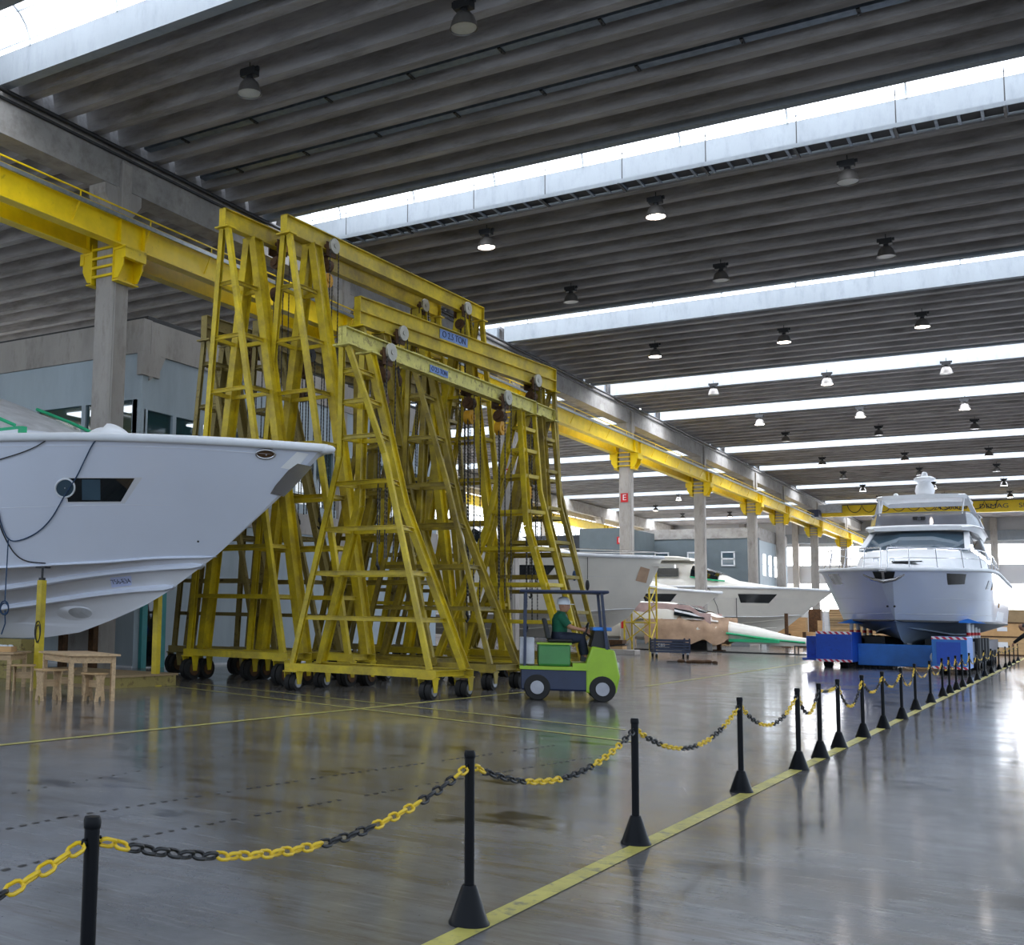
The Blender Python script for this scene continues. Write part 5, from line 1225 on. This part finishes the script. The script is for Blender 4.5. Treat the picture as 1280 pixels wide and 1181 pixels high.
table('pale wooden table cut off by the picture edge, cardboard tray on top', (-15.15, 12.85, 0), math.atan2(-.48, -.87) + PI, 1.3, .9, .60)
bx = thing('cardboard_tray', 'small cardboard tray of white rags on the cropped wooden table', 'box', (-14.85, 12.95, .60), .5)
m = MB(); m.b2((-.2, -.14, 0), (.2, .14, .01))
for s in (-1, 1): m.b2((-.2, s * .14 - .005, 0), (.2, s * .14 + .005, .09)); m.b2((s * .2 - .005, -.14, 0), (s * .2 + .005, .14, .09))
m.build('tray', M['card'], bx, 0)
random.seed(2)
m = MB()
for i in range(5): m.sphere((-.13 + .065 * i, random.uniform(-.05, .05), .075), .055, 10, 7, (1.1, 1, .8))
m.build('rags', M['white'], bx, 50)
def stool(label, loc, rz, h=.43, wide=.36):
    t = thing('wooden_stool', label, 'stool', loc, rz, 'wooden stools beside the white hull')
    MB().b2((-wide / 2 - .03, -.15, h - .025), (wide / 2 + .03, .15, h)).build('seat', M['ply'], t, 0, bevel=.004)
    for s in (-1, 1):                        # shaped plank end with an arched foot and waisted sides
        pr = [(-.13, 0), (-.05, 0), (-.04, .05), (0, .08), (.04, .05), (.05, 0), (.13, 0), (.10, .14), (.09, .22), (.10, .32), (.14, h - .03), (-.14, h - .03), (-.10, .32), (-.09, .22), (-.10, .14)]
        MB().poly([(s * wide / 2, p, z) for p, z in pr], .022, (-s, 0, 0)).build('leg_panel', M['wood'], t, 0)
    MB().b2((-wide / 2, -.012, .20), (wide / 2, .012, .30)).build('stretcher', M['wood'], t, 0)
stool('wooden stool under the near corner of the clear work table', (-11.88, 12.12, 0), .2, .41, .22)
stool('waisted wooden stool at the end of the clear work table', (-12.40, 11.72, 0), 1.25, .45, .30)
stool('wooden stool half hidden behind the waisted stool and table leg', (-12.72, 12.32, 0), .5, .43, .26)
stool('wooden stool by the cropped table at the picture edge', (-14.12, 12.78, 0), .7, .42, .30)

# ------------------------------------------------------------------ props, stair tower, cart and odds and ends between the moulded hulls
for i, (x, y, z, w, lb) in enumerate(((-16.9, 49.2, .53, .5, 'timber keel block under the green-taped cream hull, near its bow'), (-24.5, 49.2, .53, .5, 'timber keel block under the green-taped cream hull, towards its stern'), (-21.8, 66, .68, .4, 'timber keel block under the smaller cream hull'), (-18.5, 74, .18, .5, 'low timber block under the farthest cream yacht'))):
    q = thing('keel_block', lb, 'keel block', (x, y, 0)); MB().b2((-w, -.3, 0), (w, .3, z / 2 - .005)).build('timber', M['ply'], q, 0); MB().b2((-w, -.3, z / 2), (w, .3, z)).build('timber', M['rust'], q, 0)
for i, (x, y, z, mt, lb) in enumerate(((-14.25, 71.85, 2.02, 'rust', 'tall brown timber prop against the side of the farthest cream yacht, near its bow'), (-18.9, 71.75, 1.72, 'ply', 'pale timber prop against the farthest cream yacht, between bow and cabin'), (-13.6, 73.6, .95, 'rust', 'short brown prop under the bow overhang of the farthest cream yacht'), (-14.55, 57.7, .38, 'rust', 'short brown prop under the low cream moulding'))):
    q = thing('timber_prop', lb, 'prop', (x, y, 0)); MB().b2((-.09, -.09, 0), (.09, .09, z)).b2((-.25, -.25, 0), (.25, .25, .06)).build('post', M[mt], q, 0)
q = thing('support_box', 'black box under the paper-masked cabin of the low moulding', 'box', (-15.9, 57.7, 0)); MB().b2((-.9, -.5, 0), (.9, .5, .48)).build('body', M['dark'], q, 0, bevel=.02); MB().b2((-.92, -.52, .48), (.92, .52, .52)).build('lid', M['rust'], q, 0)
q = thing('floor_board', 'long dark board lying on the floor before the low cream moulding', 'board', (-13.6, 55.0, 0)); MB().b2((-4.2, -.15, 0), (3.6, .15, .05)).build('plank', M['dark'], q, 0)

tw = thing('stair_tower', 'yellow tubular stair tower with sloping stair between two cream hulls', 'stair tower', (-17.25, 54.1, 0))
P4 = [(-.6, -.55), (.6, -.55), (.6, .55), (-.6, .55)]
for i, (x, y) in enumerate(P4): MB().cyl((x, y, 0), (x, y, 3.1 if i in (0, 3) else 3.9), .045, n=10).build('post', M['yel_g'], tw, 30)
for i in range(4):
    a, b = P4[i], P4[(i + 1) % 4]
    for z0, z1 in ((.35, 1.3), (2.2, 1.3), (2.2, 3.0)): MB().cyl((a[0], a[1], z0), (b[0], b[1], z1), .028, n=8).build('brace', M['yel_g'], tw, 30)
    for z in (1.3, 2.95): MB().cyl((a[0], a[1], z), (b[0], b[1], z), .03, n=8).build('cross_tube', M['yel_g'], tw, 30)
MB().b2((-.62, -.58, 3.0), (.62, .58, 3.05)).build('platform', M['film'], tw, 0)
MB().cyl((.6, -.55, 3.85), (.6, .55, 3.85), .03, n=8).build('guard_rail', M['chrome'], tw, 30)
for y in (-.45, .45):
    MB().bar((-.55, y, 3.0), (-3.2, y, .06), .07, .16).build('stair_stringer', M['yel_d'], tw, 0)
    MB().cyl((-.6, y, 3.1), (-2.3, y, 1.75), .03, n=8).build('stair_handrail', M['yel_g'], tw, 30)
    MB().cyl((-2.3, y, 1.0), (-2.3, y, 1.75), .03, n=8).build('handrail_post', M['yel_g'], tw, 30)
for k in range(11):
    f = (k + .5) / 11; MB().b2((-.55 - 2.65 * f - .13, -.42, 3.0 - 2.94 * f - .015), (-.55 - 2.65 * f + .13, .42, 3.0 - 2.94 * f + .015)).build('stair_tread', M['yel_d'], tw, 0)

ct = thing('tool_cart', 'dark navy slatted cart on castors near the stair tower', 'cart', (-12.8, 43.6, 0), .5)
MB().b2((-.65, -.42, .20), (.65, .42, .27)).build('deck', M['navy'], ct, 0)
for k in range(4):
    z = .30 + k * .105
    for s in (-1, 1):
        MB().b2((-.65, s * .40 - .012, z), (.65, s * .40 + .012, z + .075)).build('side_slat', M['navy'], ct, 0); MB().b2((s * .63 - .012, -.4, z), (s * .63 + .012, .4, z + .075)).build('side_slat', M['navy'], ct, 0)
for x in (-.63, .63):
    for y in (-.4, .4):
        MB().b2((x - .03, y - .03, .2), (x + .03, y + .03, .74)).build('corner_post', M['navy'], ct, 0)
        w = MB().cyl((x * .9 - .025, y * .9, .08), (x * .9 + .025, y * .9, .08), .08, n=14).build('castor', M['rubber'], ct, 30)
        MB().b2((x * .9 - .04, y * .9 - .04, .12), (x * .9 + .04, y * .9 + .04, .2)).build('castor_fork', M['steel'], w, 0)
text('cart_mark', 'CBS', .16, M['film'], ct, (-.4, -.416, .48), (PI / 2, 0, 0))
hp = thing('rag_heap', 'small dark brown heap lying on the bare floor beyond the tow tractor', 'heap', (-10.5, 38.9, 0))
random.seed(9); m = MB()
for i in range(26): m.sphere((max(-.55, min(.55, random.gauss(0, .3))), random.gauss(0, .14), .04), random.uniform(.07, .12), 8, 6, (1.3, 1, .8))
for v in range(len(m.v)): m.v[v] = (m.v[v][0], m.v[v][1], max(0.0, m.v[v][2]))
m.build('rags', M['rust'], hp, 60)
MB().bar((-1.0, -.1, .02), (-.35, 0, .02), .03, .03).build('stick', M['dark'], hp, 0)
q = thing('floor_slab', 'low grey block on the floor just behind the tow tractor', 'block', (-15.6, 45.6, 0), .1); MB().b2((-1.2, -.5, 0), (.9, .5, .20)).build('block', M['conc_col'], q, 0, bevel=.015); MB().bar((-.8, 0, .24), (.5, -.1, .42), .5, .05).build('dark_board', M['dark'], q, 0)
q = thing('fire_extinguisher', 'red fire extinguisher on the column behind the stair tower', 'extinguisher', (XB - .05, 55.42, 1.0)); MB().lathe([(0, 0), (.085, 0), (.085, .42), (.05, .5), (.03, .53), (0, .53)], 14).build('cylinder', M['red'], q, 40); MB().b2((-.06, -.02, .53), (.06, .02, .6)).build('valve', M['dark'], q, 0)

# ------------------------------------------------------------------ people
def skin(name, J, E, mt, parent, root=0, sub=1, extra=None):
    """one continuous body grown over a joint skeleton. J: list of (x, y, z, radius)"""
    me = bpy.data.meshes.new(name + '_src'); me.from_pydata([j[:3] for j in J], E, [])
    o = bpy.data.objects.new(name + '_src', me); COL.objects.link(o)
    sk = o.modifiers.new('skin', 'SKIN'); sk.use_smooth_shade = True; sk.branch_smoothing = 0.6
    if not me.skin_vertices: me.skin_vertices.new() if hasattr(me.skin_vertices, 'new') else None
    for i, j in enumerate(J): me.skin_vertices[0].data[i].radius = (j[3], j[4] if len(j) > 4 else j[3]); me.skin_vertices[0].data[i].use_root = (i == root)
    ss = o.modifiers.new('sub', 'SUBSURF'); ss.levels = sub; ss.render_levels = sub
    bpy.context.view_layer.update()
    ev = bpy.data.meshes.new_from_object(o.evaluated_get(bpy.context.evaluated_depsgraph_get()))
    bpy.data.objects.remove(o); ev.name = name; ev.materials.clear(); ev.materials.append(mt)
    n = bpy.data.objects.new(name, ev); COL.objects.link(n); n.parent = parent
    return n
def head(t, c, yaw, tilt, mt):
    """face with brow, nose, mouth, chin and ears; x forward"""
    R = Matrix.Rotation(yaw, 3, 'Z') @ Matrix.Rotation(tilt, 3, 'Y'); m = MB(); rings = []
    prof = [(-.115, .035, .03), (-.105, .055, .05), (-.085, .068, .058), (-.05, .080, .066), (-.01, .088, .072), (.03, .094, .076), (.07, .090, .074), (.10, .068, .058), (.118, .03, .03)]
    for z, rx, ry in prof:
        ring = []
        for k in range(16):
            a = 2 * PI * k / 16; x = rx * math.cos(a); y = ry * math.sin(a)
            if k == 0 and abs(z + .01) < .03: x += .012
            if k == 0 and z == -.05: x += .018
            if k in (1, 15) and z == -.01: x -= .008
            ring.append(R @ V((x + .01, y, z)) + V(c))
        rings.append(ring)
    m.loft(rings, True, False, True)
    for s in (-1, 1): m.sphere(R @ V((-.005, s * .074, -.01)) + V(c), .022, 8, 6, (.8, .5, 1.3))
    h = m.build('head', mt, t, 70)
    e = MB()
    for s in (-1, 1): e.sphere(R @ V((.083, s * .03, .012)) + V(c), .009, 8, 6)
    e.build('eyes', M['dark'], h, 60)
    MB().sphere(R @ V((.083, 0, -.062)) + V(c), .016, 8, 6, (.4, 1.3, .35)).build('mouth', M['red'], h, 60)
    return h, R
def hand(J, E, wrist, d, side, grip):
    """palm and five bent fingers appended to a joint list; d pointing direction, side = thumb side"""
    i0 = wrist; w = V(J[wrist][:3]); d = V(d).normalized(); sd = V(side).normalized(); dn = V(grip).normalized()
    J.append(tuple(w + d * .05) + (.030, .018)); E.append((i0, len(J) - 1)); p = len(J) - 1
    for k, (off, L) in enumerate(((.033, .075), (.011, .085), (-.011, .08), (-.032, .062))):
        b = w + d * .085 + sd * off
        J.append(tuple(b) + (.0095,)); E.append((p, len(J) - 1)); a = len(J) - 1
        J.append(tuple(b + d * L * .5 + dn * .012) + (.009,)); E.append((a, len(J) - 1)); a = len(J) - 1
        J.append(tuple(b + d * L * .72 + dn * L * .5) + (.008,)); E.append((a, len(J) - 1))
    b = w + d * .03 + sd * .035
    J.append(tuple(b) + (.012,)); E.append((p, len(J) - 1)); a = len(J) - 1
    J.append(tuple(b + d * .035 + sd * .025 + dn * .015) + (.010,)); E.append((a, len(J) - 1)); a = len(J) - 1
    J.append(tuple(b + d * .06 + sd * .02 + dn * .035) + (.009,)); E.append((a, len(J) - 1))
def figure(t, hip, chest, neck, hc, sh, el, wr, kn, an, toe, shirt, trousers, hd, hs, gr, yaw=0, tilt=0, long_sleeve=False):
    J = [tuple(hip) + (.13, .11), tuple((V(hip) + V(chest)) / 2) + (.125, .10), tuple(chest) + (.15, .11), tuple(neck) + (.055,), tuple(V(hc) + V((0, 0, -.06))) + (.05,)]
    E = [(0, 1), (1, 2), (2, 3), (3, 4)]
    for s in (0, 1):
        i = len(J); J += [tuple(sh[s]) + (.062,), tuple(el[s]) + (.043,), tuple(wr[s]) + (.029,)]; E += [(2, i), (i, i + 1), (i + 1, i + 2)]
        hand(J, E, i + 2, hd[s], hs[s], gr[s])
        i = len(J); hp_ = V(hip) + V((0, (.09 if s == 0 else -.09), -.05)); J += [tuple(hp_) + (.09,), tuple(kn[s]) + (.06,), tuple(an[s]) + (.042,), tuple(toe[s]) + (.038,)]; E += [(0, i), (i, i + 1), (i + 1, i + 2), (i + 2, i + 3)]
    body = skin('body', J, E, M['skin'], t)
    # clothes: a shirt and trousers that follow the body as closed lofts
    def ell(c, rx, ry, ax, n=14):
        ax = V(ax).normalized(); yv = V((0, 1, 0)); xv = yv.cross(ax).normalized()
        return [V(c) + xv * rx * math.cos(2 * PI * i / n) + yv * ry * math.sin(2 * PI * i / n) for i in range(n)]
    H_, C_, N_ = V(hip), V(chest), V(neck); ax = (C_ - H_)
    shm = MB().loft([ell(H_ + V((0, 0, -.03)), .125, .165, ax), ell(H_ + ax * .3, .125, .16, ax), ell(H_ + ax * .65, .13, .175, ax), ell(C_, .135, .20, ax), ell(C_ + (N_ - C_) * .45, .115, .185, N_ - C_), ell(C_ + (N_ - C_) * .8, .075, .10, N_ - C_), ell(N_, .058, .062, N_ - C_)], True, False, True)
    for s in (0, 1):
        e = V(el[s]); q = V(sh[s]); w = V(wr[s]); root = q + V((0, -.05 if q.y > 0 else .05, -.01))
        if long_sleeve: shm.tube([root, q, q + (e - q) * .5, e, e + (w - e) * .5, w], [.075, .078, .064, .058, .05, .044], 12)
        else: shm.tube([root, q, q + (e - q) * .45, q + (e - q) * .85], [.078, .08, .068, .062], 12)
    shm.build('shirt', M[shirt], t, 60)
    tr = MB().loft([ell(H_ + V((0, 0, .06)), .128, .168, (0, 0, 1)), ell(H_ + V((0, 0, -.02)), .14, .178, (0, 0, 1)), ell(H_ + V((0, 0, -.10)), .12, .165, (0, 0, 1))], True, False, True)
    for s in (0, 1):
        hp_ = H_ + V((0, (.09 if s == 0 else -.09), -.05)); kk = V(kn[s]); aa = V(an[s])
        tr.tube([hp_, hp_ + (kk - hp_) * .5, kk, kk + (aa - kk) * .4, aa + V((0, 0, .03))], [.108, .10, .08, .075, .066], 12)
    tr.build('trousers', M[trousers], t, 60)
    for s in (0, 1):
        a, b = V(an[s]), V(toe[s]); f = (b - a); f.z = 0; f = f.normalized() if f.length > .01 else V((1, 0, 0)); g = V((-f.y, f.x, 0)); z = min(a.z, b.z) - .05
        MB().loft([[a - f * .06 + g * .035 + V((0, 0, -a.z + z)), a - f * .06 - g * .035 + V((0, 0, -a.z + z)), a - f * .05 - g * .03 + V((0, 0, .02)), a - f * .05 + g * .03 + V((0, 0, .02))], [a + f * .05 + g * .045 + V((0, 0, -a.z + z)), a + f * .05 - g * .045 + V((0, 0, -a.z + z)), a + f * .05 - g * .035 + V((0, 0, .01)), a + f * .05 + g * .035 + V((0, 0, .01))], [a + f * .19 + g * .04 + V((0, 0, -a.z + z)), a + f * .19 - g * .04 + V((0, 0, -a.z + z)), a + f * .18 - g * .03 + V((0, 0, -a.z + z + .05)), a + f * .18 + g * .03 + V((0, 0, -a.z + z + .05))]], True, False, True).build('boot', M['dark'], t, 40)
    return head(t, hc, yaw, tilt, M['skin'])

# ------------------------------------------------------------------ green tow tractor with its driver
TL = (-7.08, 18.36, 0); TR = 0.42
v = thing('tow_tractor', 'small green and navy tow tractor with canopy driving across the floor', 'tow tractor', TL, TR)
MB().b2((-.78, -.42, .16), (.28, .42, .52)).build('chassis', M['navy'], v, 0, bevel=.03)
MB().b2((-.80, -.44, .50), (.30, .44, .555)).build('chassis_trim', M['lime'], v, 0)
MB().b2((-.50, -.40, .555), (.02, .40, .92)).build('battery_hood', M['green'], v, 0, bevel=.04)
MB().b2((-.52, -.41, .91), (.04, .41, .94)).build('hood_trim', M['lime'], v, 0)
MB().poly([(.26, -.43, .14), (.74, -.43, .14), (.80, -.43, .42), (.72, -.43, .84), (.36, -.43, .90), (.26, -.43, .62)], .86, (0, 1, 0)).build('front_cowl', M['lime'], v, 0, bevel=.03)
MB().b2((.05, -.42, .555), (.30, .42, .62)).build('footwell', M['lime'], v, 0)
MB().poly([(.34, -.36, .88), (.66, -.36, .83), (.60, -.36, 1.16), (.42, -.36, 1.20)], .72, (0, 1, 0)).build('dashboard', M['dark'], v, 0, bevel=.02)
MB().b2((.38, -.38, 1.15), (.68, .38, 1.21)).build('dash_top', M['blue_l'], v, 0, bevel=.015)
sw = MB().cyl((.42, 0, 1.0), (.28, 0, 1.12), .02, n=8)
sw.tube([(.28 + .06 * math.sin(a) * .9, .17 * math.cos(a), 1.12 + .16 * math.sin(a)) for a in [2 * PI * i / 24 for i in range(24)]], .014, 8, closed=True)
sw.build('steering_wheel', M['dark'], v, 50)
MB().b2((-.34, -.24, .94), (.06, .24, 1.0)).build('seat', M['dark'], v, 0, bevel=.03)
MB().poly([(-.36, -.22, 1.0), (-.28, -.22, 1.0), (-.36, -.22, 1.34), (-.43, -.22, 1.34)], .44, (0, 1, 0)).build('backrest', M['dark'], v, 0, bevel=.02)
MB().b2((-.80, -.38, .58), (-.56, .38, 1.02)).build('rear_box', M['film'], v, 0, bevel=.015)
MB().b2((-.80, -.44, 1.76), (.64, .44, 1.81)).build('canopy', M['navy'], v, 0, bevel=.02)
for x, xt in ((-.72, -.70), (.60, .52)):
    for s in (-1, 1): MB().bar((x, s * .40, .55 if x < 0 else .8), (xt, s * .40, 1.77), .045, .045).build('canopy_post', M['navy'], v, 0)
for x in (-.52, .52):
    for s in (-1, 1):
        w = MB().cyl((x, s * .30, .21), (x, s * .45, .21), .21, n=24).build('wheel', M['rubber'], v, 30, bevel=.015)
        MB().cyl((x, s * .45, .21), (x, s * .462, .21), .11, n=16).build('hub', M['hub'], w, 30)
for s in (-1, 1): MB().cyl((.77, s * .28, .58), (.80, s * .28, .585), .06, n=14).build('headlamp', M['lens_off'], v, 30)
# the driver is a person of his own, sitting on the tractor
dv = thing('person', 'person in green shirt and white helmet driving the tow tractor', 'person', TL, TR)
h, R = figure(dv, (-.14, 0, 1.06), (-.13, 0, 1.32), (-.10, 0, 1.46), (-.07, 0, 1.565), [(-.12, .16, 1.37), (-.12, -.16, 1.37)], [(.02, .23, 1.20), (.02, -.23, 1.20)], [(.20, .15, 1.16), (.20, -.15, 1.16)],
       [(.22, .12, 1.02), (.22, -.12, 1.02)], [(.26, .12, .72), (.26, -.12, .72)], [(.36, .12, .69), (.36, -.12, .69)], 'shirt', 'trouser', [(1, .05, -.1), (1, -.05, -.1)], [(0, -.3, 1), (0, .3, 1)], [(.2, -.3, -1), (.2, .3, -1)])
m = MB().lathe([(.112, -.01), (.112, .02), (.105, .06), (.085, .095), (.05, .118), (0, .124)], 20, (-.07, 0, 1.585)); m.b2((.03, -.07, 1.575), (.10, .07, 1.587))
m.build('helmet', M['helmet'], dv, 50)
# worker bending over the barrier at the picture edge
wk = thing('person', 'person in black clothes bending over the far barrier posts at the picture edge', 'person', (-1.12, 44.2, 0), PI)
h, R = figure(wk, (0, 0, .93), (.20, 0, 1.22), (.32, 0, 1.33), (.40, 0, 1.40), [(.22, .17, 1.27), (.22, -.17, 1.27)], [(.46, .20, 1.08), (.46, -.20, 1.08)], [(.66, .14, .90), (.66, -.14, .90)],
       [(.06, .11, .50), (-.02, -.11, .50)], [(0, .11, .10), (-.12, -.11, .10)], [(.12, .11, .06), (0, -.11, .06)], 'blackcloth', 'blackcloth', [(.6, 0, -.8), (.6, 0, -.8)], [(0, -1, .2), (0, 1, .2)], [(-.6, 0, -.6), (-.6, 0, -.6)], 0, .5, True)
MB().sphere((.385, 0, 1.43), .1, 14, 10, (.98, .84, .9)).build('hair', M['dark'], wk, 60)
# ------------------------------------------------------------------ light and colour management
w = bpy.data.worlds.new('sky'); SC.world = w; w.use_nodes = True
nt = w.node_tree; bg = nt.nodes['Background']
sk = nt.nodes.new('ShaderNodeTexSky'); sk.sky_type = 'HOSEK_WILKIE'; sk.turbidity = 8; sk.ground_albedo = 0.4; sk.sun_direction = (0.3, -0.2, 0.93)
mx = nt.nodes.new('ShaderNodeMix'); mx.data_type = 'RGBA'; mx.inputs[0].default_value = 0.85
nt.links.new(sk.outputs[0], mx.inputs[6]); mx.inputs[7].default_value = (0.70, 0.83, 1.0, 1); nt.links.new(mx.outputs[2], bg.inputs[0])
bg.inputs[1].default_value = 1.0
SC.view_settings.view_transform = 'Standard'; SC.view_settings.look = 'None'; SC.view_settings.exposure = 1.02; SC.view_settings.gamma = 1.0
SC.view_settings.use_curve_mapping = False
SC.cycles.use_denoising = True; SC.cycles.max_bounces = 7; SC.cycles.diffuse_bounces = 4; SC.cycles.glossy_bounces = 3; SC.cycles.transparent_max_bounces = 8
SC.cycles.sample_clamp_indirect = 6.0; SC.cycles.caustics_reflective = False; SC.cycles.caustics_refractive = False
